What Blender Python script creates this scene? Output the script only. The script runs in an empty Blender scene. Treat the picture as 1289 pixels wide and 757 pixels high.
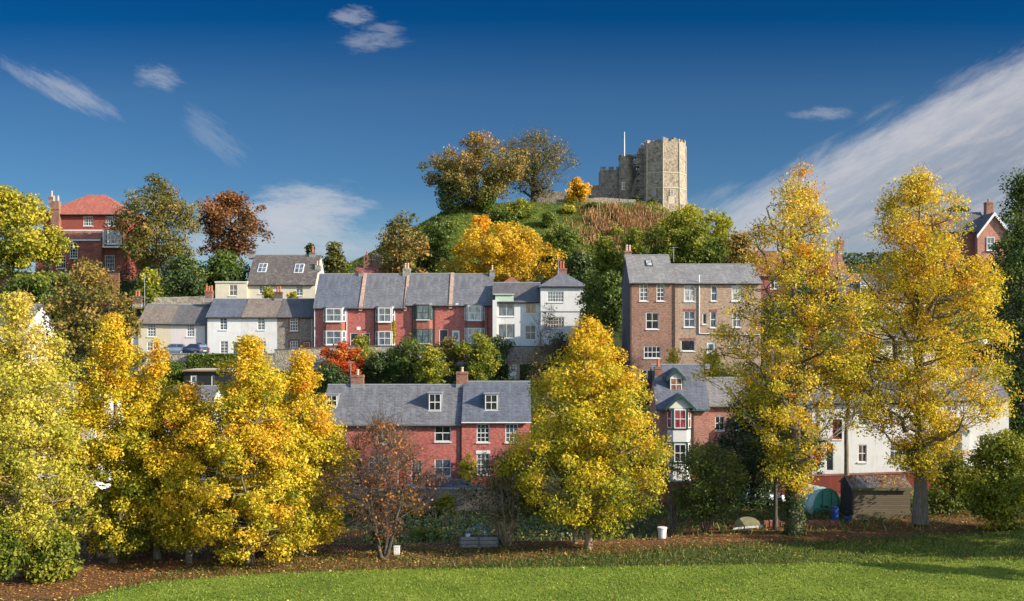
import bpy, math, random
import numpy as np
from mathutils import Vector

random.seed(11)
rng = np.random.default_rng(11)
scene = bpy.context.scene
C = scene.collection
R = math.radians
F = 1320.0          # focal length in photo pixels (1289 px wide)
HZ = 420.0          # horizon row
CZ = 14.0           # camera height above the lawn

def X(px, D): return (px - 644.5) * D / F
def Z(py, D): return CZ + (HZ - py) * D / F

# ------------------------------------------------------------------ camera
cam = bpy.data.cameras.new("camera")
cam.sensor_width = 36.0
cam.lens = 36.0 * F / 1289.0
cam.shift_y = (HZ - 378.5) / 1289.0
cam.clip_end = 5000
camo = bpy.data.objects.new("camera", cam)
C.objects.link(camo)
camo.location = (0, 0, CZ)
camo.rotation_euler = (R(90), 0, 0)
scene.camera = camo

# ------------------------------------------------------------------ world, sun, exposure
SUN_AZ = 111.0      # clockwise from +Y (straight ahead)
SUN_EL = 25.0
SUN_W = 5.0
SKY_W = 0.15
scene.view_settings.view_transform = 'Standard'
scene.view_settings.look = 'None'
scene.view_settings.exposure = 0.97
scene.view_settings.gamma = 1.0
scene.render.engine = 'CYCLES'
scene.cycles.max_bounces = 6
scene.cycles.diffuse_bounces = 3
scene.cycles.glossy_bounces = 3
scene.cycles.transmission_bounces = 4
scene.cycles.transparent_max_bounces = 6
scene.cycles.use_denoising = True
scene.cycles.caustics_reflective = False
scene.cycles.caustics_refractive = False

class Ex:
    """tiny expression wrapper so node maths reads like maths"""
    def __init__(s, nt, sock): s.nt, s.s = nt, sock
    def _op(s, op, o=None, c=None):
        n = s.nt.nodes.new('ShaderNodeMath'); n.operation = op
        for i, v in enumerate((s, o, c)):
            if v is None: continue
            if isinstance(v, Ex): s.nt.links.new(v.s, n.inputs[i])
            else: n.inputs[i].default_value = v
        return Ex(s.nt, n.outputs[0])
    def __add__(s, o): return s._op('ADD', o)
    def __sub__(s, o): return s._op('SUBTRACT', o)
    def __mul__(s, o): return s._op('MULTIPLY', o)
    def __truediv__(s, o): return s._op('DIVIDE', o)
    def max(s, o): return s._op('MAXIMUM', o)
    def min(s, o): return s._op('MINIMUM', o)
    def abs(s): return s._op('ABSOLUTE')
    def pow(s, o): return s._op('POWER', o)
    def clamp(s): return s.max(0.0).min(1.0)
    def smooth(s, a, b):
        n = s.nt.nodes.new('ShaderNodeMapRange'); n.interpolation_type = 'SMOOTHSTEP'
        s.nt.links.new(s.s, n.inputs['Value'])
        n.inputs['From Min'].default_value = a; n.inputs['From Max'].default_value = b
        return Ex(s.nt, n.outputs[0])

def setin(nt, sock, v):
    if isinstance(v, Ex): nt.links.new(v.s, sock)
    elif isinstance(v, bpy.types.NodeSocket): nt.links.new(v, sock)
    else:
        if isinstance(v, tuple) and len(v) == 3 and sock.type == 'RGBA': v = v + (1,)
        sock.default_value = v

def nd(nt, typ, ins=None, **props):
    n = nt.nodes.new(typ)
    for k, v in props.items(): setattr(n, k, v)
    for k, v in (ins or {}).items(): setin(nt, n.inputs[k], v)
    return n

def mixc(nt, f, a, b, blend='MIX'):
    n = nt.nodes.new('ShaderNodeMix'); n.data_type = 'RGBA'; n.blend_type = blend
    setin(nt, n.inputs[0], f); setin(nt, n.inputs[6], a); setin(nt, n.inputs[7], b)
    return n.outputs[2]

def ramp(nt, fac, stops):
    n = nt.nodes.new('ShaderNodeValToRGB')
    el = n.color_ramp.elements
    while len(el) < len(stops): el.new(0.5)
    for e, (p, c) in zip(el, stops):
        e.position = p; e.color = tuple(c) + (1,) if len(c) == 3 else c
    setin(nt, n.inputs[0], fac)
    return n.outputs[0]

def comb(nt, x, y, z):
    n = nt.nodes.new('ShaderNodeCombineXYZ')
    for i, v in enumerate((x, y, z)): setin(nt, n.inputs[i], v)
    return n.outputs[0]

def noise(nt, vec, scale, detail=4.0, rough=0.55):
    n = nd(nt, 'ShaderNodeTexNoise', {'Scale': scale, 'Detail': detail, 'Roughness': rough})
    if vec is not None: nt.links.new(vec, n.inputs['Vector'])
    return Ex(nt, n.outputs[0])

def sep(nt, vec):
    n = nt.nodes.new('ShaderNodeSeparateXYZ'); nt.links.new(vec, n.inputs[0])
    return [Ex(nt, o) for o in n.outputs]

def build_world():
    w = bpy.data.worlds.new("World"); scene.world = w; w.use_nodes = True
    nt = w.node_tree; nt.nodes.clear()
    out = nt.nodes.new('ShaderNodeOutputWorld'); bg = nt.nodes.new('ShaderNodeBackground')
    nt.links.new(bg.outputs[0], out.inputs[0])
    sky = nt.nodes.new('ShaderNodeTexSky'); sky.sky_type = 'NISHITA'; sky.sun_disc = False
    sky.sun_elevation = R(SUN_EL); sky.sun_rotation = R(SUN_AZ)
    sky.air_density = 1.0; sky.dust_density = 0.6; sky.ozone_density = 1.5
    tc = nt.nodes.new('ShaderNodeTexCoord')
    d = tc.outputs['Generated']
    x, y, z = sep(nt, d)
    yy = y.max(0.08)
    u = x / yy; v = z / yy
    front = y.smooth(0.0, 0.6)
    # deep polarised blue of the sky opposite the sun
    tint = ramp(nt, v / 1.2, SKY_TINT)
    tinted = mixc(nt, 1.0, sky.outputs[0], tint, 'MULTIPLY')
    col = mixc(nt, front, sky.outputs[0], tinted)
    # cloud bank climbing to the right, built in sky direction space
    def frac(px): return (px - 644.5) / F
    p1 = comb(nt, u * 1.0 - v * 0.55, v * 1.9 + u * -0.9, 0.0)
    n1 = noise(nt, p1, 18.0, 10.0, 0.68)
    n2 = noise(nt, p1, 5.0, 4.0, 0.5)
    p2 = comb(nt, u * 1.0 + v * 0.5, v * 4.0 - u * 2.0, 3.0)
    n3 = noise(nt, p2, 16.0, 9.0, 0.66)
    line = (u - frac(880)) * 0.47 + 0.122
    edge = (line - v) + (n1 - 0.5) * 0.075 + (n2 - 0.5) * 0.06
    bank = edge.smooth(-0.012, 0.035) * u.smooth(0.08, 0.24)
    body = (n3 - 0.36) * 2.2
    bankm = (bank * (body.clamp() * 0.35 + 0.65)).clamp()
    inner = (line - v).smooth(0.0, 0.10)
    ccol = mixc(nt, inner, (2.6, 2.5, 2.5), (1.35, 1.4, 1.55))
    ccol = mixc(nt, (n3 - 0.42).smooth(0.0, 0.3) * 0.5, ccol, (2.4, 2.25, 2.2))
    col = mixc(nt, bankm * front * 0.9, col, ccol)
    # small wisps: (px, py, half width, half height, slant, strength)
    for (px, py, hw, hh, sl, st) in ((75, 112, 110, 30, -0.42, 0.45), (200, 98, 46, 28, -0.1, 0.38),
                                     (442, 20, 46, 20, 0.0, 0.42), (472, 48, 66, 30, 0.1, 0.34),
                                     (270, 172, 60, 42, -0.6, 0.2), (385, 266, 110, 46, 0.05, 0.75),
                                     (330, 300, 160, 60, 0.0, 0.7), (1040, 143, 66, 14, 0.02, 0.33),
                                     (240, 60, 300, 60, 0.0, 0.0), (470, 320, 160, 50, 0.1, 0.35)):
        if st <= 0: continue
        du = (u - frac(px)); dv = (v - (HZ - py) / F) - du * sl
        pw = comb(nt, du * 0.8, dv * 2.6 + du * 0.4, px * 0.01)
        nw = noise(nt, pw, 46.0 if hw < 70 else 28.0, 9.0, 0.70)
        e = (du / (hw / F)).pow(2.0) + (dv / (hh / F)).pow(2.0)
        m = (nw + (e * -1.0 + 1.0).clamp() * 0.46 - (0.62 if hw >= 100 and py > 200 else 0.70)).smooth(0.0, 0.36) * (e * -1.0 + 1.0).clamp().pow(0.6)
        col = mixc(nt, m * front * st, col, (2.0, 2.05, 2.2))
    nt.links.new(col, bg.inputs[0])
    bg.inputs[1].default_value = SKY_W
SKY_TINT = [(0.0, (0.28, 0.34, 0.42)), (0.06, (0.19, 0.265, 0.355)), (0.115, (0.10, 0.185, 0.285)), (0.19, (0.075, 0.155, 0.245)), (0.25, (0.004, 0.092, 0.20)), (0.29, (0.004, 0.08, 0.185)), (0.75, (0.75, 0.85, 1.0))]
build_world()

sun = bpy.data.lights.new("sun", 'SUN'); sun.energy = SUN_W; sun.angle = R(0.6); sun.color = (1.0, 0.90, 0.74)
suno = bpy.data.objects.new("sun", sun); C.objects.link(suno)
sd = Vector((math.sin(R(SUN_AZ)) * math.cos(R(SUN_EL)), math.cos(R(SUN_AZ)) * math.cos(R(SUN_EL)), math.sin(R(SUN_EL))))
suno.rotation_euler = (-sd).to_track_quat('-Z', 'Y').to_euler()
suno.location = (60, -60, 80)

# ------------------------------------------------------------------ materials
MC = {}
def mat(name):
    m = bpy.data.materials.new(name); m.use_nodes = True
    nt = m.node_tree
    return m, nt, nt.nodes['Principled BSDF'], nt.nodes['Material Output']

def objco(nt): return nt.nodes.new('ShaderNodeTexCoord').outputs['Object']

def bump(nt, b, h, strength=0.4, dist=0.03):
    n = nd(nt, 'ShaderNodeBump', {'Strength': strength, 'Distance': dist, 'Height': h})
    nt.links.new(n.outputs[0], b.inputs['Normal'])

def sc(c, k): return tuple(max(0.0, min(1.0, v * k)) for v in c)

def m_brick(key, c1, c2, mortar, soot=0.35, bw=0.23, bh=0.078, msize=0.009):
    if key in MC: return MC[key]
    m, nt, b, o = mat(key); oc = objco(nt)
    x, y, z = sep(nt, oc)
    vec = comb(nt, x + y * 0.97, z, 0.0)
    br = nd(nt, 'ShaderNodeTexBrick', {'Vector': vec, 'Color1': c1, 'Color2': c2, 'Mortar': mortar, 'Scale': 1.0,
            'Mortar Size': msize, 'Mortar Smooth': 0.3, 'Bias': 0.0, 'Brick Width': bw, 'Row Height': bh})
    n1 = noise(nt, oc, 0.55, 5.0, 0.6); n2 = noise(nt, oc, 7.0, 3.0, 0.6)
    mot = noise(nt, comb(nt, (x + y) * 3.2, z * 8.5, 0.0), 1.0, 2.0, 0.7)
    mot2 = noise(nt, comb(nt, (x + y) * 1.3, z * 2.6, 5.0), 1.0, 3.0, 0.7)
    col = mixc(nt, (n2 - 0.3) * 0.5, br.outputs[0], sc(c1, 0.55))
    col = mixc(nt, mot.smooth(0.50, 0.66) * 0.62, col, sc(c1, 0.42))
    col = mixc(nt, mot.smooth(0.47, 0.34) * 0.65, col, sc(mortar, 1.1))
    col = mixc(nt, mot2.smooth(0.52, 0.68) * 0.35, col, sc(c1, 0.5))
    col = mixc(nt, n1.smooth(0.42, 0.75) * soot, col, (0.07, 0.055, 0.05))
    streak = noise(nt, comb(nt, x * 2.2, y * 2.2, z * 0.25), 1.3, 4.0)
    col = mixc(nt, streak.smooth(0.55, 0.75) * 0.4, col, sc(mortar, 0.9))
    col = mixc(nt, streak.smooth(0.45, 0.28) * 0.4, col, sc(c1, 0.5))
    nt.links.new(col, b.inputs['Base Color']); b.inputs['Roughness'].default_value = 0.88
    bump(nt, b, Ex(nt, br.outputs[1]) * -1.0 + n2 * 0.6, 0.5, 0.02)
    MC[key] = m; return m

def m_render(key, c, stain=0.25):
    if key in MC: return MC[key]
    m, nt, b, o = mat(key); oc = objco(nt); x, y, z = sep(nt, oc)
    n1 = noise(nt, oc, 0.9, 5.0, 0.6)
    st = noise(nt, comb(nt, x * 3.0, y * 3.0, z * 0.35), 1.2, 5.0, 0.6)
    n3 = noise(nt, oc, 9.0, 3.0)
    col = mixc(nt, n1.smooth(0.35, 0.75) * stain, c, sc((c[0], c[1] * 0.97, c[2] * 0.9), 0.72))
    col = mixc(nt, st.smooth(0.52, 0.8) * stain * 1.3, col, sc((c[0] * 0.9, c[1] * 0.88, c[2] * 0.8), 0.6))
    nt.links.new(col, b.inputs['Base Color']); b.inputs['Roughness'].default_value = 0.85
    bump(nt, b, n3, 0.35, 0.02)
    MC[key] = m; return m

def m_slate(key, c1, c2, lichen=(0.30, 0.27, 0.18), lam=0.35, bw=0.30, bh=0.22, course='z'):
    if key in MC: return MC[key]
    m, nt, b, o = mat(key); oc = objco(nt); x, y, z = sep(nt, oc)
    vec = comb(nt, x + y * 0.9, z * 1.0, 0.0)
    br = nd(nt, 'ShaderNodeTexBrick', {'Vector': vec, 'Color1': c1, 'Color2': c2, 'Mortar': sc(c1, 0.35), 'Scale': 1.0,
            'Mortar Size': 0.012, 'Mortar Smooth': 0.4, 'Brick Width': bw, 'Row Height': bh * 0.66})
    n1 = noise(nt, oc, 0.5, 6.0, 0.65); n2 = noise(nt, oc, 6.0, 4.0, 0.65); n4 = noise(nt, oc, 2.0, 5.0, 0.7)
    st = noise(nt, comb(nt, x * 2.0, y * 0.3, z * 0.3), 1.4, 4.0)
    mot = noise(nt, comb(nt, (x + y) * 2.2, z * 6.0, 0.0), 1.0, 3.0, 0.7)
    col = mixc(nt, mot.smooth(0.5, 0.68) * 0.6, br.outputs[0], sc(c1, 0.5))
    col = mixc(nt, mot.smooth(0.46, 0.33) * 0.55, col, sc(c2, 1.6))
    col = mixc(nt, st.smooth(0.45, 0.75) * 0.4, col, sc(c2, 1.5))
    col = mixc(nt, n1.smooth(0.45, 0.7) * 0.45, col, sc(c1, 0.5))
    col = mixc(nt, (n4 * 0.6 + n2 * 0.5).smooth(0.55, 0.72) * lam, col, lichen)
    nt.links.new(col, b.inputs['Base Color']); b.inputs['Roughness'].default_value = 0.62
    bump(nt, b, Ex(nt, br.outputs[1]) * -1.0 + n2 * 0.5, 0.55, 0.025)
    MC[key] = m; return m

def m_stone(key, c1, c2, scale=3.0, gap=(0.16, 0.14, 0.11)):
    if key in MC: return MC[key]
    m, nt, b, o = mat(key); oc = objco(nt)
    v = nd(nt, 'ShaderNodeTexVoronoi', {'Vector': oc, 'Scale': scale}, feature='F1')
    v2 = nd(nt, 'ShaderNodeTexVoronoi', {'Vector': oc, 'Scale': scale}, feature='DISTANCE_TO_EDGE')
    n1 = noise(nt, oc, 0.35, 6.0, 0.65); n2 = noise(nt, oc, 5.0, 5.0, 0.65)
    hs = nt.nodes.new('ShaderNodeSeparateColor'); nt.links.new(v.outputs['Color'], hs.inputs[0])
    col = mixc(nt, Ex(nt, hs.outputs[0]), c1, c2)
    col = mixc(nt, Ex(nt, hs.outputs[1]).smooth(0.7, 0.95) * 0.7, col, sc(c1, 0.4))
    col = mixc(nt, Ex(nt, v2.outputs['Distance']).smooth(0.10, 0.0) * 0.55, col, gap)
    n5 = noise(nt, oc, 1.5, 5.0, 0.7)
    col = mixc(nt, n1.smooth(0.42, 0.7) * 0.5, col, sc(c1, 0.42))
    col = mixc(nt, n5.smooth(0.50, 0.66) * 0.65, col, sc(c1, 0.38))
    col = mixc(nt, n2.smooth(0.5, 0.72) * 0.45, col, sc(c2, 1.3))
    nt.links.new(col, b.inputs['Base Color']); b.inputs['Roughness'].default_value = 0.9
    bump(nt, b, Ex(nt, v2.outputs['Distance']) * 1.5 + n2, 0.7, 0.08)
    MC[key] = m; return m

def m_plain(key, c, rough=0.6, metal=0.0, var=0.15, spec=0.5, scale=3.0):
    if key in MC: return MC[key]
    m, nt, b, o = mat(key); oc = objco(nt)
    n1 = noise(nt, oc, scale, 5.0, 0.6)
    col = mixc(nt, n1.smooth(0.3, 0.75) * min(1.0, var * 2.5), c, sc(c, 0.6))
    nt.links.new(col, b.inputs['Base Color'])
    b.inputs['Roughness'].default_value = rough; b.inputs['Metallic'].default_value = metal
    b.inputs['Specular IOR Level'].default_value = spec
    MC[key] = m; return m

def m_glass(key, c, rough=0.06):
    if key in MC: return MC[key]
    m, nt, b, o = mat(key); oc = objco(nt)
    n1 = noise(nt, oc, 1.1, 2.0)
    x, y, z = sep(nt, oc)
    nv = noise(nt, comb(nt, x * 3.0, y, z * 0.8), 1.4, 2.0)
    col = mixc(nt, nv.smooth(0.35, 0.65), sc(c, 0.5), sc(c, 1.3))
    nt.links.new(col, b.inputs['Base Color'])
    b.inputs['Roughness'].default_value = rough; b.inputs['Specular IOR Level'].default_value = 0.7
    bump(nt, b, n1, 0.12, 0.05)
    MC[key] = m; return m

def m_boards(key, c, w=0.14, horiz=True, var=0.5):
    if key in MC: return MC[key]
    m, nt, b, o = mat(key); oc = objco(nt); x, y, z = sep(nt, oc)
    vec = comb(nt, (x + y + 31.0) * 0.12, z, 0.0) if horiz else comb(nt, z * 0.12, x + y, 0.0)
    br = nd(nt, 'ShaderNodeTexBrick', {'Vector': vec, 'Color1': c, 'Color2': sc(c, 0.72), 'Mortar': sc(c, 0.25), 'Scale': 1.0,
            'Mortar Size': 0.012, 'Mortar Smooth': 0.3, 'Brick Width': 60.0, 'Row Height': w})
    n1 = noise(nt, oc, 1.6, 5.0, 0.65)
    col = mixc(nt, n1.smooth(0.4, 0.75) * var, br.outputs[0], sc((c[0] * 0.8, c[1] * 0.95, c[2] * 0.7), 0.7))
    nt.links.new(col, b.inputs['Base Color']); b.inputs['Roughness'].default_value = 0.85
    bump(nt, b, Ex(nt, br.outputs[1]) * -1.0, 0.5, 0.02)
    MC[key] = m; return m

def m_leaf(key, stops, trans=0.4, rough=0.55):
    """stops: colour ramp over the leaf's own tint value v"""
    if key in MC: return MC[key]
    m, nt, b, o = mat(key)
    at = nt.nodes.new('ShaderNodeAttribute'); at.attribute_name = 'v'
    col = ramp(nt, at.outputs['Fac'], stops)
    nt.links.new(col, b.inputs['Base Color']); b.inputs['Roughness'].default_value = rough
    b.inputs['Specular IOR Level'].default_value = 0.25
    tr = nt.nodes.new('ShaderNodeBsdfTranslucent'); nt.links.new(col, tr.inputs[0])
    mx = nt.nodes.new('ShaderNodeMixShader'); mx.inputs[0].default_value = trans
    nt.links.new(b.outputs[0], mx.inputs[1]); nt.links.new(tr.outputs[0], mx.inputs[2])
    nt.links.new(mx.outputs[0], o.inputs[0])
    MC[key] = m; return m

def m_bark(key, c):
    if key in MC: return MC[key]
    m, nt, b, o = mat(key); oc = objco(nt); x, y, z = sep(nt, oc)
    n1 = noise(nt, comb(nt, x * 6.0, y * 6.0, z * 1.2), 1.6, 5.0, 0.65); n2 = noise(nt, oc, 0.8, 4.0)
    col = mixc(nt, n1.smooth(0.35, 0.7), sc(c, 0.5), sc(c, 1.25))
    col = mixc(nt, n2.smooth(0.5, 0.75) * 0.5, col, (0.10, 0.12, 0.05))
    nt.links.new(col, b.inputs['Base Color']); b.inputs['Roughness'].default_value = 0.9
    bump(nt, b, n1, 0.6, 0.05)
    MC[key] = m; return m

RED = m_brick('red_brick', (0.38, 0.062, 0.050), (0.47, 0.105, 0.082), (0.38, 0.22, 0.19), 0.18, msize=0.012)
RED2 = m_brick('bright_red_brick', (0.43, 0.070, 0.055), (0.51, 0.12, 0.09), (0.40, 0.24, 0.20), 0.12, msize=0.012)
REDOLD = m_brick('old_red_brick', (0.26, 0.062, 0.042), (0.33, 0.095, 0.06), (0.30, 0.16, 0.12), 0.4)
TILEH = m_brick('hung_tile', (0.31, 0.062, 0.042), (0.38, 0.092, 0.06), (0.13, 0.035, 0.025), 0.35, 0.17, 0.11)
BROWN = m_brick('brown_brick', (0.24, 0.105, 0.07), (0.31, 0.165, 0.11), (0.33, 0.25, 0.19), 0.35)
BUFF = m_brick('buff_brick', (0.34, 0.215, 0.14), (0.42, 0.29, 0.20), (0.40, 0.34, 0.27), 0.25)
PINKB = m_brick('pink_brick', (0.40, 0.155, 0.11), (0.46, 0.21, 0.15), (0.42, 0.29, 0.23), 0.2)
DARKB = m_brick('shade_dark_brick', (0.055, 0.06, 0.085), (0.075, 0.08, 0.11), (0.05, 0.05, 0.06), 0.2)  # dark blue carries the gable's shade, put into the brick colour
CHIM = m_brick('chimney_brick', (0.24, 0.085, 0.055), (0.31, 0.14, 0.09), (0.28, 0.19, 0.14), 0.5)
PARTY = m_brick('pale_party_brick', (0.34, 0.19, 0.135), (0.44, 0.29, 0.22), (0.45, 0.38, 0.31), 0.3)
CHIMD = m_brick('dark_chimney_brick', (0.12, 0.065, 0.055), (0.16, 0.09, 0.07), (0.14, 0.10, 0.09), 0.5)
FLINT = m_stone('flint', (0.30, 0.25, 0.20), (0.20, 0.16, 0.13), 6.0, (0.30, 0.26, 0.21))
STONE = m_stone('rubble_stone', (0.30, 0.26, 0.20), (0.42, 0.37, 0.29), 3.2)
CASTLE = m_stone('castle_flint', (0.26, 0.205, 0.155), (0.37, 0.30, 0.235), 2.1, (0.17, 0.135, 0.10))
CASTLED = m_stone('dark_castle_flint', (0.20, 0.17, 0.145), (0.29, 0.245, 0.205), 2.4, (0.13, 0.11, 0.095))
ASHLAR = m_plain('ashlar', (0.42, 0.36, 0.27), 0.85, var=0.3)
WHITE = m_render('white_render', (0.60, 0.595, 0.585), 0.32)
WHITE2 = m_render('soft_white_render', (0.57, 0.56, 0.55), 0.38)
CREAM = m_render('cream_render', (0.52, 0.46, 0.33), 0.25)
PINKW = m_render('pinkish_render', (0.54, 0.49, 0.475), 0.28)
DULLCREAM = m_render('dull_cream_render', (0.56, 0.50, 0.38), 0.3)
GREENW = m_render('pale_green_panel', (0.42, 0.52, 0.42), 0.2)
SLATE = m_slate('slate', (0.10, 0.10, 0.112), (0.145, 0.145, 0.158), (0.24, 0.22, 0.17), lam=0.3)
SLATEB = m_slate('blue_slate', (0.082, 0.09, 0.118), (0.112, 0.124, 0.152), lam=0.12)
SLATED = m_slate('dark_slate', (0.085, 0.08, 0.085), (0.12, 0.112, 0.11), (0.22, 0.19, 0.14), lam=0.3)
SLATEP = m_slate('pale_slate', (0.155, 0.148, 0.148), (0.21, 0.20, 0.195), lam=0.35)
SLATEL = m_slate('lichened_tile', (0.15, 0.115, 0.095), (0.20, 0.16, 0.13), (0.34, 0.29, 0.20), lam=0.6)
MOSSY = m_slate('mossy_dark_tile', (0.075, 0.062, 0.055), (0.11, 0.09, 0.08), (0.34, 0.31, 0.25), lam=0.5)
CLAY = m_slate('clay_tile', (0.32, 0.085, 0.055), (0.39, 0.125, 0.078), (0.20, 0.11, 0.07), 0.35, 0.18, 0.16)
CLAYD = m_slate('brown_clay_tile', (0.22, 0.085, 0.055), (0.28, 0.12, 0.08), (0.16, 0.11, 0.07), 0.35, 0.18, 0.16)
PAINT = m_plain('white_paint', (0.66, 0.66, 0.65), 0.45, var=0.08)
OFFW = m_plain('off_white_paint', (0.66, 0.63, 0.57), 0.6, var=0.2)
GREENP = m_plain('dark_green_paint', (0.018, 0.065, 0.045), 0.4, var=0.1)
TEALP = m_plain('teal_paint', (0.012, 0.10, 0.095), 0.4, var=0.1)
REDP = m_plain('red_paint', (0.30, 0.03, 0.025), 0.4, var=0.1)
ORANGEP = m_plain('orange_paint', (0.42, 0.10, 0.025), 0.5, var=0.1)
BLACKP = m_plain('black_paint', (0.018, 0.018, 0.02), 0.45, var=0.1)
NAVY = m_plain('navy_paint', (0.015, 0.016, 0.035), 0.4, var=0.1)
GREYP = m_plain('grey_lead', (0.22, 0.23, 0.24), 0.55, var=0.2)
POT = m_plain('terracotta', (0.42, 0.115, 0.055), 0.8, var=0.25)
POTC = m_plain('buff_clay_pot', (0.48, 0.34, 0.24), 0.8, var=0.25)
STEEL = m_plain('aerial_metal', (0.45, 0.45, 0.46), 0.4, 0.6)
GLASS = m_glass('window_glass', (0.022, 0.026, 0.032))
GLASSC = m_glass('pale_curtain_reflection_glass', (0.34, 0.34, 0.34), 0.12)  # pale pane colour holds curtains and painted reflections together
GLASSB = m_glass('blue_grey_glass', (0.09, 0.115, 0.15), 0.1)
GLASSR = m_glass('red_curtain_glass', (0.30, 0.06, 0.07), 0.12)
GLASSO = m_glass('orange_curtain_glass', (0.28, 0.14, 0.09), 0.12)
GLASSD = m_glass('net_curtain_glass', (0.15, 0.15, 0.15), 0.1); GLASSH = m_glass('warm_curtain_glass', (0.12, 0.085, 0.06), 0.08)
CONC = m_render('concrete', (0.42, 0.39, 0.34), 0.4)

# ------------------------------------------------------------------ mesh helpers
class MB:
    def __init__(s): s.v, s.f = [], []
    def add(s, vs, fs):
        o = len(s.v); s.v += [tuple(map(float, q)) for q in vs]; s.f += [tuple(i + o for i in f) for f in fs]; return s
    def box(s, x0, x1, y0, y1, z0, z1):
        return s.add([(x0, y0, z0), (x1, y0, z0), (x1, y1, z0), (x0, y1, z0), (x0, y0, z1), (x1, y0, z1), (x1, y1, z1), (x0, y1, z1)],
                     [(0, 3, 2, 1), (4, 5, 6, 7), (0, 1, 5, 4), (1, 2, 6, 5), (2, 3, 7, 6), (3, 0, 4, 7)])
    def poly(s, pts): return s.add(pts, [tuple(range(len(pts)))])
    def prism(s, pts2, a, b, axis='x'):
        n = len(pts2)
        mk = {'x': lambda p, t: (t, p[0], p[1]), 'y': lambda p, t: (p[0], t, p[1]), 'z': lambda p, t: (p[0], p[1], t)}[axis]
        vs = [mk(p, a) for p in pts2] + [mk(p, b) for p in pts2]
        fs = [tuple(range(n))[::-1], tuple(range(n, 2 * n))] + [(i, (i + 1) % n, n + (i + 1) % n, n + i) for i in range(n)]
        return s.add(vs, fs)
    def frustum(s, p0, p1, z0, z1):
        n = len(p0)
        vs = [(p[0], p[1], z0) for p in p0] + [(p[0], p[1], z1) for p in p1]
        return s.add(vs, [tuple(range(n))[::-1], tuple(range(n, 2 * n))] + [(i, (i + 1) % n, n + (i + 1) % n, n + i) for i in range(n)])
    def tube(s, pts, rad, n=8):
        pts = [Vector(p) for p in pts]
        rad = rad if hasattr(rad, '__len__') else [rad] * len(pts)
        rings = []
        for i, p in enumerate(pts):
            t = (pts[min(i + 1, len(pts) - 1)] - pts[max(i - 1, 0)])
            t = t.normalized() if t.length > 1e-6 else Vector((0, 0, 1))
            a = t.orthogonal().normalized() if abs(t.z) < 0.95 else Vector((1, 0, 0))
            a = (a - t * a.dot(t)).normalized(); bb = t.cross(a)
            rings.append([p + a * (math.cos(2 * math.pi * k / n) * rad[i]) + bb * (math.sin(2 * math.pi * k / n) * rad[i]) for k in range(n)])
        vs = [q for r in rings for q in r]; fs = []
        for i in range(len(pts) - 1):
            for k in range(n):
                fs.append((i * n + k, i * n + (k + 1) % n, (i + 1) * n + (k + 1) % n, (i + 1) * n + k))
        fs.append(tuple(range(n))[::-1]); fs.append(tuple((len(pts) - 1) * n + k for k in range(n)))
        return s.add(vs, fs)
    def build(s, name, m, parent=None, smooth=False, bevel=0.0):
        me = bpy.data.meshes.new(name); me.from_pydata(s.v, [], s.f); me.update()
        me.materials.append(m)
        o = bpy.data.objects.new(name, me); C.objects.link(o)
        if parent is not None: o.parent = parent
        if smooth: me.polygons.foreach_set('use_smooth', [True] * len(me.polygons))
        if bevel:
            bv = o.modifiers.new('bevel', 'BEVEL'); bv.width = bevel; bv.segments = 2; bv.limit_method = 'ANGLE'
        return o

def tag(o, label=None, cat=None, group=None, kind=None):
    if label: o['label'] = label
    if cat: o['category'] = cat
    if group: o['group'] = group
    if kind: o['kind'] = kind
    return o

def empty(name, loc, label, cat, group=None, rz=0.0):
    o = bpy.data.objects.new(name, None); C.objects.link(o)
    o.empty_display_size = 0.3
    o.location = loc; o.rotation_euler = (0, 0, rz)
    return tag(o, label, cat, group)

def fast_mesh(name, V, Q, m, parent=None, vattr=None, smooth=False):
    me = bpy.data.meshes.new(name)
    V = np.asarray(V, np.float32); Q = np.asarray(Q, np.int32)
    me.vertices.add(len(V)); me.vertices.foreach_set('co', V.ravel())
    me.loops.add(Q.size); me.loops.foreach_set('vertex_index', Q.ravel())
    me.polygons.add(len(Q)); me.polygons.foreach_set('loop_start', np.arange(0, Q.size, Q.shape[1], dtype=np.int32))
    if vattr is not None:
        a = me.attributes.new('v', 'FLOAT', 'FACE'); a.data.foreach_set('value', np.asarray(vattr, np.float32))
    if smooth: me.polygons.foreach_set('use_smooth', np.ones(len(Q), bool))
    me.update(calc_edges=True)
    me.materials.append(m)
    o = bpy.data.objects.new(name, me); C.objects.link(o)
    if parent is not None: o.parent = parent
    return o

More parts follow.
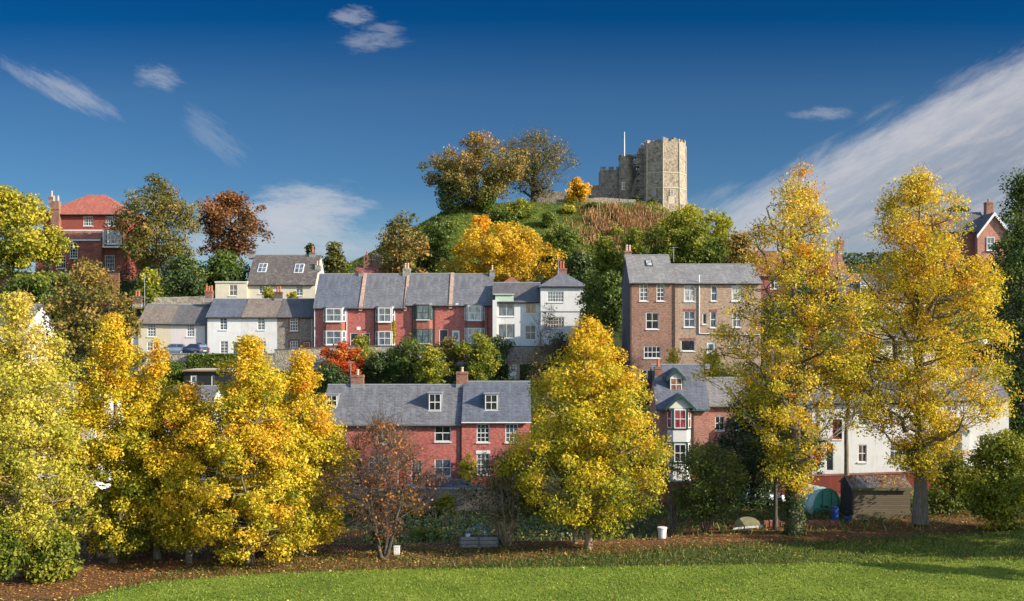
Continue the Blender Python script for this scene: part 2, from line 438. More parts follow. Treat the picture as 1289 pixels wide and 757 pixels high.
# ------------------------------------------------------------------ terrain
COLS = [
 (-75, [(0, -1.8), (82, -1.9), (92, -1.4), (110, 3.0), (126, 8.0), (132.6, 9.4), (133.4, 11.1), (146, 11.1), (152, 15), (162, 23.2), (200, 25), (320, 26)]),
 (-36, [(0, -1.7), (80, -1.8), (94.2, -2.4), (95.0, -0.9), (108, -0.8), (115, 4.4), (121.5, 7.4), (130, 7.5), (132.6, 8.6), (133.4, 11.1), (146, 11.1), (152, 13.6), (163, 20), (200, 24), (320, 26)]),
 (-10, [(0, -1.5), (77, -1.5), (80, -2.1), (94.2, -2.5), (95.0, -0.9), (108, -0.8), (114, 3.2), (132.6, 9.3), (133.4, 12.2), (146, 12.2), (152, 15), (165, 19.5), (185, 26), (320, 30)]),
 (6, [(0, -1.2), (77, -1.2), (80, -1.8), (94.2, -2.0), (95.0, -0.9), (108, -0.8), (114, 3.2), (132.6, 9.6), (133.4, 12.2), (146, 12.2), (152, 15), (165, 20), (185, 27), (320, 30)]),
 (21, [(0, -0.8), (80, -0.75), (98, -0.7), (108, -0.6), (113, 4.0), (119, 9.0), (132, 10.5), (146, 13), (165, 20), (185, 27), (320, 30)]),
 (45, [(0, 0.0), (78, 0.1), (98, -0.1), (108, 0.4), (116, 5.0), (132, 12), (146, 20), (152, 24), (165, 25), (200, 27), (320, 30)]),
 (85, [(0, 0.2), (78, 0.4), (98, 0.2), (108, 1.0), (116, 5.0), (132, 14), (146, 22), (152, 25), (165, 26), (200, 27), (320, 30)]),
]
CX = np.array([c[0] for c in COLS], float)
def Hn(x, y):
    x = np.asarray(x, float); y = np.asarray(y, float)
    prof = np.stack([np.interp(y, [p[0] for p in c[1]], [p[1] for p in c[1]]) for c in COLS], 0)
    i = np.clip(np.searchsorted(CX, x) - 1, 0, len(CX) - 2)
    t = np.clip((x - CX[i]) / (CX[i + 1] - CX[i]), 0, 1); t = t * t * (3 - 2 * t)
    lo = np.take_along_axis(prof, i[None], 0)[0]; hi = np.take_along_axis(prof, (i + 1)[None], 0)[0]
    z = lo * (1 - t) + hi * t
    # raised playing field and its grassy bank
    edge = np.interp(x, [-60, -26.5, -24, -22.5, -20, -15, -8, 2, 12, 26, 60], [44, 46, 53, 56.5, 59.0, 60.8, 62.0, 62.6, 63.2, 64.2, 66])
    s = np.clip((y - edge) / 2.6, 0, 1); s = s * s * (3 - 2 * s)
    z = np.where(y < 74, 0.0 * (1 - s) + z * s, z)
    # castle mound
    dx = np.maximum(np.abs(x - 9) - 19.5, 0); dy = np.maximum(np.abs(y - 238) - 24.5, 0)
    d = np.sqrt(dx * dx + dy * dy)
    m = 40.3 - 0.62 * np.maximum(0, d - 1.0) - 0.08 * np.minimum(d, 1.0)
    k = 2.5
    return np.where(m > z - 12, np.logaddexp(z / k, m / k) * k, z)
def H(x, y): return float(Hn(np.array([x]), np.array([y]))[0])

gx = np.concatenate([np.linspace(-900, -90, 14), np.arange(-86, 92, 0.8), np.linspace(96, 900, 14)])
gy = np.concatenate([np.linspace(-400, 38, 8), np.arange(40, 100, 0.5), np.arange(100, 132, 1.2), np.arange(132, 134.6, 0.4), np.arange(135, 266, 1.5), np.linspace(270, 1500, 14)])
GX, GY = np.meshgrid(gx, gy)
GZ = Hn(GX.ravel(), GY.ravel())
GZ = GZ + np.where((GY.ravel() > 66), 0.05 * np.sin(GX.ravel() * 1.7) * np.cos(GY.ravel() * 1.3), 0)
nX, nY = len(gx), len(gy)
ii, jj = np.meshgrid(np.arange(nX - 1), np.arange(nY - 1))
q0 = (jj * nX + ii).ravel()
GQ = np.stack([q0, q0 + 1, q0 + 1 + nX, q0 + nX], 1)

def m_ground():
    m, nt, b, o = mat('ground_cover')
    oc = objco(nt); x, y, z = sep(nt, oc)
    at = nt.nodes.new('ShaderNodeAttribute'); at.attribute_name = 'lawn'; lawn = Ex(nt, at.outputs['Fac'])
    at2 = nt.nodes.new('ShaderNodeAttribute'); at2.attribute_name = 'litter'; lit = Ex(nt, at2.outputs['Fac'])
    at3 = nt.nodes.new('ShaderNodeAttribute'); at3.attribute_name = 'bracken'; brk = Ex(nt, at3.outputs['Fac'])
    nb = noise(nt, oc, 0.22, 5.0, 0.6); nm = noise(nt, oc, 2.2, 4.0, 0.65); nf = noise(nt, oc, 14.0, 3.0, 0.7)
    mow = noise(nt, comb(nt, x * 0.12, y * 1.1, 0.0), 1.0, 3.0)
    g = ramp(nt, nb * 0.45 + nm * 0.3 + nf * 0.25, [(0.36, (0.075, 0.115, 0.010)), (0.5, (0.155, 0.215, 0.018)), (0.64, (0.25, 0.29, 0.036))])
    g = mixc(nt, mow.smooth(0.5, 0.75) * 0.35, g, (0.16, 0.225, 0.03))
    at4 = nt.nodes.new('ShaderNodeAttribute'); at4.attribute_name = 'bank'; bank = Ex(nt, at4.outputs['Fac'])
    rough = ramp(nt, nb * 0.3 + nm * 0.3 + nf * 0.4, [(0.34, (0.030, 0.050, 0.008)), (0.52, (0.065, 0.095, 0.013)), (0.7, (0.13, 0.13, 0.028))])  # bank grass with the shade of the bank put into its colour
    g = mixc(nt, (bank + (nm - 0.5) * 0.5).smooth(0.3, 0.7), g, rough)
    scrub = ramp(nt, nm * 0.55 + nf * 0.45, [(0.3, (0.02, 0.03, 0.010)), (0.5, (0.045, 0.065, 0.018)), (0.7, (0.09, 0.085, 0.035))])
    leafy = ramp(nt, nf * 0.6 + nm * 0.4, [(0.32, (0.05, 0.032, 0.016)), (0.48, (0.16, 0.075, 0.028)), (0.6, (0.25, 0.125, 0.045)), (0.75, (0.32, 0.20, 0.07))])
    col = mixc(nt, lawn, scrub, g)
    lm = (lit + (nm - 0.5) * 0.9 + (nf - 0.5) * 0.5).smooth(0.32, 0.62)
    col = mixc(nt, lm, col, leafy)
    mossy = ramp(nt, nm * 0.5 + nf * 0.5, [(0.3, (0.04, 0.07, 0.012)), (0.7, (0.12, 0.17, 0.03))])
    brac = ramp(nt, nm * 0.5 + nf * 0.5, [(0.3, (0.12, 0.05, 0.02)), (0.7, (0.30, 0.15, 0.05))])
    col = mixc(nt, (brk * 2.0).clamp(), col, mossy)
    col = mixc(nt, (brk * 2.0 - 1.0).clamp(), col, brac)
    nt.links.new(col, b.inputs['Base Color']); b.inputs['Roughness'].default_value = 0.92; b.inputs['Specular IOR Level'].default_value = 0.2
    bump(nt, b, nf * 0.6 + nm * 0.6, 1.0, 0.3)
    return m
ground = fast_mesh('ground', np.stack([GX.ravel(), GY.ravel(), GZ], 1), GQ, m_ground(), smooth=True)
tag(ground, kind='structure')
def zone(x, y):
    edge = np.interp(x, [-60, -26.5, -24, -22.5, -20, -15, -8, 2, 12, 26, 60], [44, 46, 53, 56.5, 59.0, 60.8, 62.0, 62.6, 63.2, 64.2, 66])
    lawn = np.clip((edge + 12 - y) / 3.0, 0, 1)
    lawn = np.maximum(lawn, ((y < 60.5) & (x < -24)).astype(float))
    l0 = np.interp(x, [-60, -24, -18, -12, -5, 3, 12, 20, 30, 45], [61.5, 61.5, 64, 67, 69, 71.0, 72.5, 73.0, 75.0, 75.5])
    lit = np.clip((y - l0) / 4.0 + 0.35, 0, 1) * np.clip((90 - y) / 4, 0, 1) * np.where((y > 78) & (x < 12) & (x > -12), 0.35, 1.0)
    lit = lit * np.interp(x, [-10, 6, 30], [1.0, 0.78, 0.70])
    lit = np.where((x < -24) & (y < 61), 0.1, lit)
    br = np.clip((y - 175) / 12, 0, 1) * 0.5
    brk2 = np.exp(-(((x - 22) / 7.0) ** 2 + ((y - 203) / 7.0) ** 2))
    return lawn, lit, np.clip(br + 0.5 * br * 2 * brk2, 0, 1)
lw, lt, bk = zone(GX.ravel(), GY.ravel())
GXr, GYr = GX.ravel(), GY.ravel()
EDGE = lambda x: np.interp(x, [-60, -26.5, -24, -22.5, -20, -15, -8, 2, 12, 26, 60], [44, 46, 53, 56.5, 59.0, 60.8, 62.0, 62.6, 63.2, 64.2, 66])
bank_shade_w = np.clip((GYr - EDGE(GXr) - 0.2) / 1.2, 0, 1) * np.where((GXr < -24) & (GYr < 60.5), 0.2, 1.0) * np.interp(GXr, [4, 26], [1, 0.35])  # weight of the shade painted beyond the field edge
for nm_, arr in (('lawn', lw), ('litter', lt), ('bracken', bk), ('bank', bank_shade_w)):
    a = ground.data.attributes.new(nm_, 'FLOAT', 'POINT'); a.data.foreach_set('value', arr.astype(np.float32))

def strip(name, pts, m):
    """flat ribbon following the ground: list of (x, y0, y1, z)"""
    mb = MB()
    for (a, b_) in zip(pts[:-1], pts[1:]):
        mb.poly([(a[0], a[1], a[3]), (b_[0], b_[1], b_[3]), (b_[0], b_[2], b_[3]), (a[0], a[2], a[3])])
    o = mb.build(name, m); tag(o, kind='structure'); return o
ASPH = m_plain('asphalt', (0.055, 0.055, 0.057), 0.9, var=0.3)
strip('lower_road', [(-34, 95.1, 97.9, -0.74), (-10, 95.1, 97.9, -0.74), (6, 95.1, 97.9, -0.74), (20, 95.1, 97.9, -0.62)], ASPH)
strip('upper_road', [(-60, 134.2, 139.8, 11.15), (-26, 134.2, 139.8, 11.15)], ASPH)

# ------------------------------------------------------------------ building parts
def window(parent, x, y, z, w, h, cols=2, rows=4, fm=None, gm=None, rz=0.0, sill=True, bar=0.055, fw=0.085, mid=True, label=None, arch=False, name='window'):
    """a framed window whose lower centre is (x, y, z); faces local -y"""
    fm = fm or PAINT; gm = gm or random.choice((GLASS, GLASS, GLASS, GLASSB, GLASSD, GLASSH))
    mb = MB()
    mb.box(-w / 2, -w / 2 + fw, -0.02, 0.06, 0, h); mb.box(w / 2 - fw, w / 2, -0.02, 0.06, 0, h)
    mb.box(-w / 2 + fw, w / 2 - fw, -0.021, 0.06, 0, fw); mb.box(-w / 2 + fw, w / 2 - fw, -0.021, 0.06, h - fw, h)
    for i in range(1, cols):
        cx = -w / 2 + w * i / cols; mb.box(cx - bar / 2, cx + bar / 2, -0.010, 0.035, fw, h - fw)
    for j in range(1, rows):
        cz = h * j / rows; bb = bar * (1.45 if (mid and rows % 2 == 0 and j == rows // 2) else 1.0)
        mb.box(-w / 2 + fw, w / 2 - fw, -0.013, 0.037, cz - bb / 2, cz + bb / 2)
    if arch:
        n = 8
        for k in range(n):
            a0, a1 = math.pi * k / n, math.pi * (k + 1) / n
            r0, r1 = w / 2 - fw, w / 2
            pts = [(math.cos(a0) * r0, h + math.sin(a0) * r0 - 0.002), (math.cos(a0) * r1, h + math.sin(a0) * r1), (math.cos(a1) * r1, h + math.sin(a1) * r1), (math.cos(a1) * r0, h + math.sin(a1) * r0 - 0.002)]
            mb.prism(pts, -0.02, 0.06, 'y')
    o = mb.build(name, fm, parent); o.location = (x, y, z); o.rotation_euler = (0, 0, rz)
    if label: o['label'] = label
    g = MB(); g.box(-w / 2 + 0.02, w / 2 - 0.02, 0.018, 0.024, 0.02, h - 0.02)
    if arch: g.prism([(math.cos(math.pi * k / 10) * (w / 2 - 0.02), h - 0.02 + math.sin(math.pi * k / 10) * (w / 2 - 0.02)) for k in range(11)], 0.019, 0.023, 'y')
    g.build('pane', gm, o)
    if sill:
        s = MB(); s.box(-w / 2 - 0.07, w / 2 + 0.07, -0.16, 0.02, -0.11, -0.002); s.build('sill', fm if fm in (PAINT, OFFW) else PAINT, o)
    return o

def door(parent, x, y, z, w, h, m, glazed=False, frame=PAINT, label=None):
    mb = MB(); mb.box(-w / 2 + 0.07, w / 2 - 0.07, 0.0, 0.05, 0, h - 0.07)
    for (a, b_) in ((0.1, 0.42), (0.52, 0.9)):
        for s in (-1, 1):
            mb.box(s * w * 0.2 - w * 0.13, s * w * 0.2 + w * 0.13, -0.012, 0.0, h * a, h * b_)
    o = mb.build('door', m, parent); o.location = (x, y, z)
    if label: o['label'] = label
    f = MB(); f.box(-w / 2, -w / 2 + 0.07, -0.03, 0.06, 0, h); f.box(w / 2 - 0.07, w / 2, -0.03, 0.06, 0, h); f.box(-w / 2 + 0.07, w / 2 - 0.07, -0.031, 0.06, h - 0.07, h)
    f.build('frame', frame, o)
    if glazed:
        g = MB(); g.box(-w * 0.28, w * 0.28, -0.02, -0.013, h * 0.5, h * 0.88); g.build('pane', GLASSB, o)
    k = MB(); k.box(w * 0.30, w * 0.36, -0.06, 0.0, h * 0.46, h * 0.5); k.build('handle', STEEL, o)
    return o

def facade(mb, x0, x1, z0, z1, holes, y=0.0, depth=0.12):
    """front wall sheet with real openings and reveals"""
    xs = sorted({x0, x1} | {v for h in holes for v in (h[0], h[1]) if x0 < v < x1})
    zs = sorted({z0, z1} | {v for h in holes for v in (h[2], h[3]) if z0 < v < z1})
    for a, b_ in zip(xs[:-1], xs[1:]):
        for c, d in zip(zs[:-1], zs[1:]):
            mx, mz = (a + b_) / 2, (c + d) / 2
            if any(h[0] < mx < h[1] and h[2] < mz < h[3] for h in holes): continue
            mb.poly([(a, y, c), (b_, y, c), (b_, y, d), (a, y, d)])
    for (a, b_, c, d) in holes:
        Y = y + depth
        mb.poly([(a, y, c), (a, y, d), (a, Y, d), (a, Y, c)]); mb.poly([(b_, y, c), (b_, Y, c), (b_, Y, d), (b_, y, d)])
        mb.poly([(a, y, d), (b_, y, d), (b_, Y, d), (a, Y, d)]); mb.poly([(a, y, c), (a, Y, c), (b_, Y, c), (b_, y, c)])

def chimney(parent, x, y, z0, z1, w, d=0.55, pots=2, m=None, pm=None, potH=0.7):
    m = m or CHIM; pm = pm or POT
    mb = MB(); mb.box(x - w / 2, x + w / 2, y - d / 2, y + d / 2, z0, z1 - 0.22)
    mb.box(x - w / 2 - 0.05, x + w / 2 + 0.05, y - d / 2 - 0.05, y + d / 2 + 0.05, z1 - 0.222, z1 - 0.1)
    mb.box(x - w / 2 - 0.02, x + w / 2 + 0.02, y - d / 2 - 0.02, y + d / 2 + 0.02, z1 - 0.102, z1)
    o = mb.build('chimney', m, parent)
    fl_ = MB(); fl_.box(x - w / 2 - 0.03, x + w / 2 + 0.03, y - d / 2 - 0.03, y + d / 2 + 0.03, z0 + 0.2, z0 + 0.72); fl_.build('lead_flashing', GREYP, o)
    for i in range(pots):
        px = x + (i - (pots - 1) / 2) * min(0.36, w / max(pots, 1))
        hh = potH * random.uniform(0.85, 1.1)
        p = MB(); p.tube([(px, y, z1 - 0.02), (px, y, z1 + hh * 0.75), (px, y, z1 + hh * 0.76), (px, y, z1 + hh)], [0.15, 0.12, 0.16, 0.15], 10)
        p.build('chimney_pot', pm, o)
    return o

def aerial(parent, x, y, z0, z1, w=1.2):
    mb = MB(); mb.tube([(x, y, z0), (x, y, z1)], 0.035, 6)
    mb.tube([(x - w * 0.5, y, z1 - 0.12), (x + w * 0.5, y, z1 - 0.05)], 0.025, 5)
    for k in range(6):
        xx = x - w * 0.45 + k * w * 0.18; mb.tube([(xx, y - 0.22, z1 - 0.1), (xx, y + 0.22, z1 - 0.1)], 0.018, 4)
    return mb.build('aerial', STEEL, parent)

def skylight(parent, x, y, z, w, h, slope, gm=None, fm=None):
    """flush roof window lying on a front slope; slope = rise per depth"""
    gm = gm or GLASSB; fm = fm or GREYP
    a = math.atan(slope)
    f = MB(); f.box(-w / 2, w / 2, -h / 2, h / 2, 0.0, 0.09); (f.box(-0.03, 0.03, -h / 2 + 0.1, h / 2 - 0.1, 0.09, 0.115), f.box(-w / 2 + 0.1, w / 2 - 0.1, -0.03, 0.03, 0.09, 0.114)) if w > 0.9 else None; o = f.build('roof_window', fm, parent)
    o.location = (x, y, z); o.rotation_euler = (a, 0, 0)
    g = MB(); g.box(-w / 2 + 0.1, w / 2 - 0.1, -h / 2 + 0.1, h / 2 - 0.1, 0.09, 0.1); g.build('pane', gm, o)
    return o

class House:
    """gabled house with its ridge along x; pixel rows/columns are read at its front wall"""
    def __init__(s, name, label, px0, px1, D, dep, pb, pe, pr, wall, roof, wins=(), doors=(), cat='house', group=None,
                 over=(0.06, 0.06), kind='gable', gutter=True, gm=BLACKP, sidew=None, eo=0.28, hip=0.0, extra=0.6, wallname='wall'):
        s.D, s.pc, s.pb = D, (px0 + px1) / 2, pb
        s.root = empty(name, (X(s.pc, D), D, Z(pb, D)), label, cat, group)
        s.x0, s.x1 = s.lx(px0) + 0.006, s.lx(px1) - 0.006
        s.ze = s.lz(pe); s.dep = dep
        s.zr = Z(pr, D + dep / 2) - Z(pb, D)
        s.slope = (s.zr - s.ze) / (dep / 2)
        holes = []
        for w in wins: holes.append((s.lx(w[0]), s.lx(w[2]), s.lz(w[3]), s.lz(w[1])))
        for d in doors: holes.append((s.lx(d[0]), s.lx(d[2]), s.lz(d[3]), s.lz(d[1])))
        mb = MB(); zb = -extra
        facade(mb, s.x0, s.x1, zb, s.ze, holes)
        zt = s.zr - 0.05
        if kind == 'gable':
            sides = [(0, zb), (dep, zb), (dep, s.ze), (dep / 2, zt), (0, s.ze)]
        else:
            sides = [(0, zb), (dep, zb), (dep, s.ze), (0, s.ze)]
        sm = MB() if sidew else mb
        sm.poly([(s.x0, p[0], p[1]) for p in sides]); mb.poly([(s.x1, p[0], p[1]) for p in sides][::-1])
        mb.poly([(s.x0, dep, zb), (s.x0, dep, s.ze), (s.x1, dep, s.ze), (s.x1, dep, zb)])
        s.wall = mb.build(wallname, wall, s.root)
        if sidew: sm.build('gable_wall', sidew, s.root)
        t = 0.13; e = eo; sl = s.slope
        rb = MB(); xa, xb = s.x0 - over[0], s.x1 + over[1]
        if kind == 'gable':
            prof = [(-e, s.ze - e * sl), (dep / 2, s.zr), (dep + e, s.ze - e * sl), (dep + e, s.ze - e * sl + t), (dep / 2, s.zr + t), (-e, s.ze - e * sl + t)]
            rb.prism(prof, xa, xb, 'x')
        elif kind == 'hip':
            z0 = s.ze - e * 0.2
            A = [(xa - e, -e, z0), (xb + e, -e, z0), (xb + e, dep + e, z0), (xa - e, dep + e, z0)]
            r0, r1 = (xa + hip, dep / 2, s.zr), (xb - hip, dep / 2, s.zr)
            if r1[0] - r0[0] < 0.3: r0 = (r0[0], dep / 2, s.zr); r1 = (r0[0] + 0.3, dep / 2, s.zr)
            rb.add(A + [r0, r1], [(0, 1, 5, 4), (1, 2, 5), (2, 3, 4, 5), (3, 0, 4), (0, 3, 2, 1)])
            rb.box(xa - e + 0.02, xb + e - 0.02, -e + 0.02, dep + e - 0.02, z0 - 0.12, z0 - 0.004)
        elif kind == 'flat':
            rb.box(xa, xb, -e, dep + e, s.ze + 0.003, s.ze + 0.18)
        s.roof = rb.build('roof', roof, s.root)
        if kind == 'gable':
            rt = MB(); rt.tube([(xa, dep / 2, s.zr + t), (xb, dep / 2, s.zr + t)], 0.11, 6); rt.build('ridge', roof if roof in (CLAY, CLAYD) else GREYP, s.roof)
        if gutter and kind != 'flat':
            gz = (s.ze - e * sl - 0.03) if kind == 'gable' else s.ze - e * 0.2 - 0.1
            g = MB(); g.tube([(xa, -e - 0.05, gz), (xb, -e - 0.05, gz)], 0.06, 6); g.build('gutter', gm, s.root)
        for w in wins: s.win(*w)
        for d in doors:
            s_w = s.lx(d[2]) - s.lx(d[0]); door(s.root, s.lx((d[0] + d[2]) / 2), 0.06, s.lz(d[3]), s_w, s.lz(d[1]) - s.lz(d[3]), d[4], glazed=(len(d) > 5 and d[5]), label=(d[6] if len(d) > 6 else None))
    def lx(s, px): return (px - s.pc) * s.D / F
    def lz(s, py): return (s.pb - py) * s.D / F
    def win(s, a, b, c, d, cols=2, rows=4, fm=None, gm=None, **k):
        return window(s.root, s.lx((a + c) / 2), 0.07, s.lz(d), s.lx(c) - s.lx(a) - 0.004, s.lz(b) - s.lz(d) - 0.004, cols, rows, fm, gm, **k)
    def zroof(s, y): return s.ze + s.slope * y
    def chim(s, px0, px1, pt, y=None, pots=2, m=None, pm=None, d=0.6, potH=0.7):
        y = s.dep / 2 if y is None else y
        k = (s.D + y) / s.D          # columns and rows are read at the chimney's own depth
        wx = lambda p: X(p, s.D + y) - s.root.location.x
        zt = Z(pt, s.D + y) - s.root.location.z
        return chimney(s.root, (wx(px0) + wx(px1)) / 2, y, min(s.zr, s.zroof(min(y, s.dep - y))) - 0.5, zt, wx(px1) - wx(px0), d, pots, m, pm, potH)
    def aer(s, px, p0, p1, y=None, w=1.2):
        y = s.dep / 2 if y is None else y
        return aerial(s.root, X(px, s.D + y) - s.root.location.x, y, Z(p0, s.D + y) - s.root.location.z, Z(p1, s.D + y) - s.root.location.z, w)
    def pipe(s, px, p0, p1, m=BLACKP, r=0.05):
        mb = MB(); mb.tube([(s.lx(px), -0.08, s.lz(p1)), (s.lx(px), -0.08, s.lz(p0))], r, 6); return mb.build('downpipe', m, s.root)
    def parapet(s, px0, px1, m, up=0.35, front=0.3):
        mb = MB(); e = front; sl = s.slope
        xa, xb = s.lx(px0), s.lx(px1); dep = s.dep
        prof = [(-e, s.ze - e * sl - 0.3), (-e, s.ze - e * sl + up), (dep / 2, s.zr + up), (dep + e, s.ze - e * sl + up), (dep + e, s.ze - e * sl - 0.3), (dep / 2, s.zr - 0.3)]
        mb.prism(prof, xa, xb, 'x'); return mb.build('party_wall', m, s.root)
    def roofwin(s, a, b, c, d, gm=None, fm=None, kind='flush'):
        """window read in pixels on the front slope"""
        # find depth y where the slope projects to the middle row
        pm_ = (b + d) / 2; y = 0.0
        for _ in range(30):
            zz = s.zroof(y) + s.root.location.z
            row = HZ - (zz - CZ) * F / (s.D + y)
            y += (row - pm_) * 0.02
        Dy = s.D + y; x = X((a + c) / 2, Dy) - s.root.location.x; w = (c - a) * Dy / F; h = (d - b) * Dy / F
        if kind == 'flush':
            return skylight(s.root, x, y, s.zroof(y) + 0.13, w, h / max(0.2, math.sin(math.atan(s.slope))), s.slope, gm, fm)
        # small boxed dormer
        z0 = Z(d, Dy) - s.root.location.z; yb = y + h / s.slope * 0.5 + 0.4
        bx = MB(); yf = (z0 - s.ze) / s.slope - 0.05
        bx.box(x - w / 2 - 0.06, x + w / 2 + 0.06, yf + 0.04, yf + h / s.slope + 0.7, z0 - 0.05, z0 + h + 0.02)
        bx.box(x - w / 2 - 0.16, x + w / 2 + 0.16, yf - 0.12, yf + h / s.slope + 0.9, z0 + h + 0.022, z0 + h + 0.1)
        o = bx.build('dormer', GREYP, s.root)
        window(o, x, yf - 0.03, z0, w, h, 2, 2, fm or PAINT, gm, sill=True)
        return o

# ================================================================== BUILDINGS
COTT = 'cottages along the upper lane'
# -- cream and pinkish cottages
h = House('cottage', 'cream rendered cottage with one upper sash window and lichened slate roof, beside the parked cars', 174, 214.5, 140, 7.0, 448, 406.5, 384.5, CREAM, SLATEL,
          wins=[(185.5, 408.5, 196, 424, 3, 4), (185, 431, 192, 442, 2, 2)], doors=[(193, 431, 199.5, 447.5, REDP)], group=COTT)
h.chim(168, 178.5, 373, m=CHIMD, pots=2); h.aer(182, 388, 348)
lt_ = MB(); lt_.prism([(h.lx(164), -0.4), (h.lx(173.8), -0.4), (h.lx(173.8), h.lz(419)), (h.lx(164), h.lz(423.5))], 0.3, 6.0, 'y'); lt_.build('lean_to', WHITE2, h.root)
h = House('cottage', 'pinkish white cottage with one upper sash window, behind the blue hatchback', 214.5, 260, 140, 7.0, 448, 407, 385, PINKW, SLATED,
          wins=[(235, 409, 244.5, 424, 3, 4)], doors=[(247, 431, 254, 447.5, NAVY)], group=COTT)
h.pipe(259, 407, 447)
h = House('cottage', 'white cottage with a teal green front door and blue slate roof', 260, 304, 139.5, 7.0, 448, 398.5, 378, WHITE, SLATEB,
          wins=[(276.5, 400.5, 286, 415.5, 2, 4, None, GLASSB), (277, 429.5, 287, 445, 2, 4)], doors=[(293, 430.5, 302, 447.5, TEALP)], group=COTT)
h.chim(258.5, 268, 366.5, m=CHIM, pots=3); h.pipe(260.8, 399, 447)
h = House('cottage', 'white cottage with a red front door and lichen brown tiled roof', 304, 349, 139.5, 7.0, 448, 398.5, 378, WHITE2, SLATEL,
          wins=[(324, 400.5, 333.5, 415.5, 2, 4, None, GLASSB), (325, 429.5, 334.5, 445, 3, 4)], doors=[(309.5, 430.5, 318, 447.5, REDP)], group=COTT)
h.chim(346, 355.5, 367.5, m=CHIMD, pots=2)
h = House('cottage', 'flint cottage with red brick window surrounds and an orange front door', 349, 395, 139.5, 7.0, 448, 398.5, 378, FLINT, SLATED,
          wins=[(365, 401, 375, 416.5, 3, 4), (365, 429.5, 375, 445, 3, 4)], doors=[(382, 431, 390, 447.5, ORANGEP)], group=COTT)
q = MB()
for (a, b_, c, d) in ((365, 401, 375, 416.5), (365, 429.5, 375, 445)):
    for (u0, u1) in ((a - 2.2, a), (c, c + 2.2)): q.box(h.lx(u0), h.lx(u1), -0.025, 0.02, h.lz(d), h.lz(b_))
    q.box(h.lx(a - 2.2), h.lx(c + 2.2), -0.026, 0.02, h.lz(b_) + 0.001, h.lz(b_) + 0.26)
    q.box(h.lx(a - 2.2), h.lx(c + 2.2), -0.026, 0.02, h.lz(d) - 0.3, h.lz(d) - 0.115)
    q.build('brick_surround', REDOLD, h.root); q = MB()
q.box(h.lx(379.8), h.lx(382), -0.025, 0.02, 0, h.lz(431)); q.box(h.lx(390), h.lx(392.2), -0.025, 0.02, 0, h.lz(431)); q.box(h.lx(379.8), h.lx(392.2), -0.026, 0.02, h.lz(431) + 0.001, h.lz(431) + 0.26)
q.build('brick_surround', REDOLD, h.root); h.pipe(393, 399, 447, PAINT)

# -- cream house above the cottages
h = House('cream_house', 'dull cream house with mossy dark tiled roof and two roof windows above white cottages', 311, 397, 152, 9.0, 392, 357, 322.5, DULLCREAM, MOSSY,
          wins=[(326, 359.5, 334, 370, 2, 3, OFFW, GLASSB), (372.5, 359.5, 381, 372.5, 2, 3, OFFW, GLASSB)], extra=3.0)
h.roofwin(325, 333, 336, 344.5, GLASSB, PAINT); h.roofwin(371, 333.5, 382.5, 345.5, GLASSB, PAINT)
h.chim(390, 397, 318, pots=1, m=CHIM, potH=1.0); h.chim(313.5, 321, 316, pots=0, m=CHIMD)
c_ = h.chim(397.5, 404, 334, y=2.5, pots=2, m=STONE, pm=POTC, d=0.9)
ex = House('cream_extension', 'flat roofed cream extension with one sash window, beside the mossy roofed house', 271, 311, 151.5, 6.0, 392, 356, 354, DULLCREAM, OFFW,
           wins=[(288.5, 358.5, 298.5, 372.5, 2, 2)], kind='flat', cat='extension', extra=3.0, eo=0.15)

# -- red brick terrace
TER = 'red brick terrace above the stone retaining wall'
def bay(hs, a, c, t0, b0, t1, b1, fm, gm, panel, proj=0.62):
    """two storey canted bay: window rows t0-b0 and t1-b1"""
    xa, xb = hs.lx(a), hs.lx(c); k = 0.42
    plan = [(xa, 0.02), (xa + k, -proj), (xb - k, -proj), (xb, 0.02)]
    mb = MB(); zt = hs.lz(t0) + 0.08
    mb.prism(plan, -0.5, zt, 'z'); o = mb.build('bay', panel, hs.root)
    cp = MB(); cp.prism([(xa - 0.06, 0.0), (xa + k - 0.05, -proj - 0.09), (xb - k + 0.05, -proj - 0.09), (xb + 0.06, 0.0)], zt + 0.002, zt + 0.12, 'z'); cp.build('bay_roof', GREYP, o)
    ang = math.atan2(proj, k)
    for (t, b_) in ((t0, b0), (t1, b1)):
        hh = hs.lz(t) - hs.lz(b_); z = hs.lz(b_)
        window(o, (xa + xb) / 2, -proj - 0.062, z, xb - xa - 2 * k - 0.02, hh, 2, 2, fm, gm, sill=True, fw=0.10)
        sl = math.hypot(k, proj)
        for sgn in (-1, 1):
            cx = (xa + k / 2) if sgn < 0 else (xb - k / 2)
            nx, ny = sgn * math.sin(ang), -math.cos(ang)
            window(o, cx + nx * 0.062, -proj / 2 + ny * 0.062, z, sl - 0.14, hh, 1, 2, fm, gm, rz=sgn * ang, sill=False, fw=0.09)
    return o
h = House('terraced_house', 'red brick terraced house at the end beside the flint cottage, with white bay windows', 395, 454, 138, 8.5, 438, 386, 346.5, RED, SLATEB, doors=[(441, 419.5, 450.5, 437.5, NAVY)], group=TER)
bay(h, 407.5, 435, 388.5, 405, 416.5, 434, PAINT, GLASSB, REDOLD); h.parapet(452, 456.5, PARTY, 0.3); h.pipe(436.5, 388, 437, PAINT); h.pipe(396.2, 388, 437, PAINT)
h.chim(452, 457, 342, pots=0, m=CHIM)
pl = MB(); pl.box(h.lx(449), h.lx(454), -0.03, 0.0, h.lz(415.5), h.lz(411.5)); pl.build('plaque', PAINT, h.root)
h = House('terraced_house', 'red brick terraced house with white bays, between the two tall party walls', 454, 511, 138, 8.5, 438, 386, 346.5, RED, SLATE, doors=[(456, 419.5, 465.5, 437.5, BLACKP)], group=TER)
bay(h, 473, 497, 387.5, 405.5, 417, 435, PAINT, GLASSB, REDOLD); h.pipe(471.5, 388, 437, BLACKP)
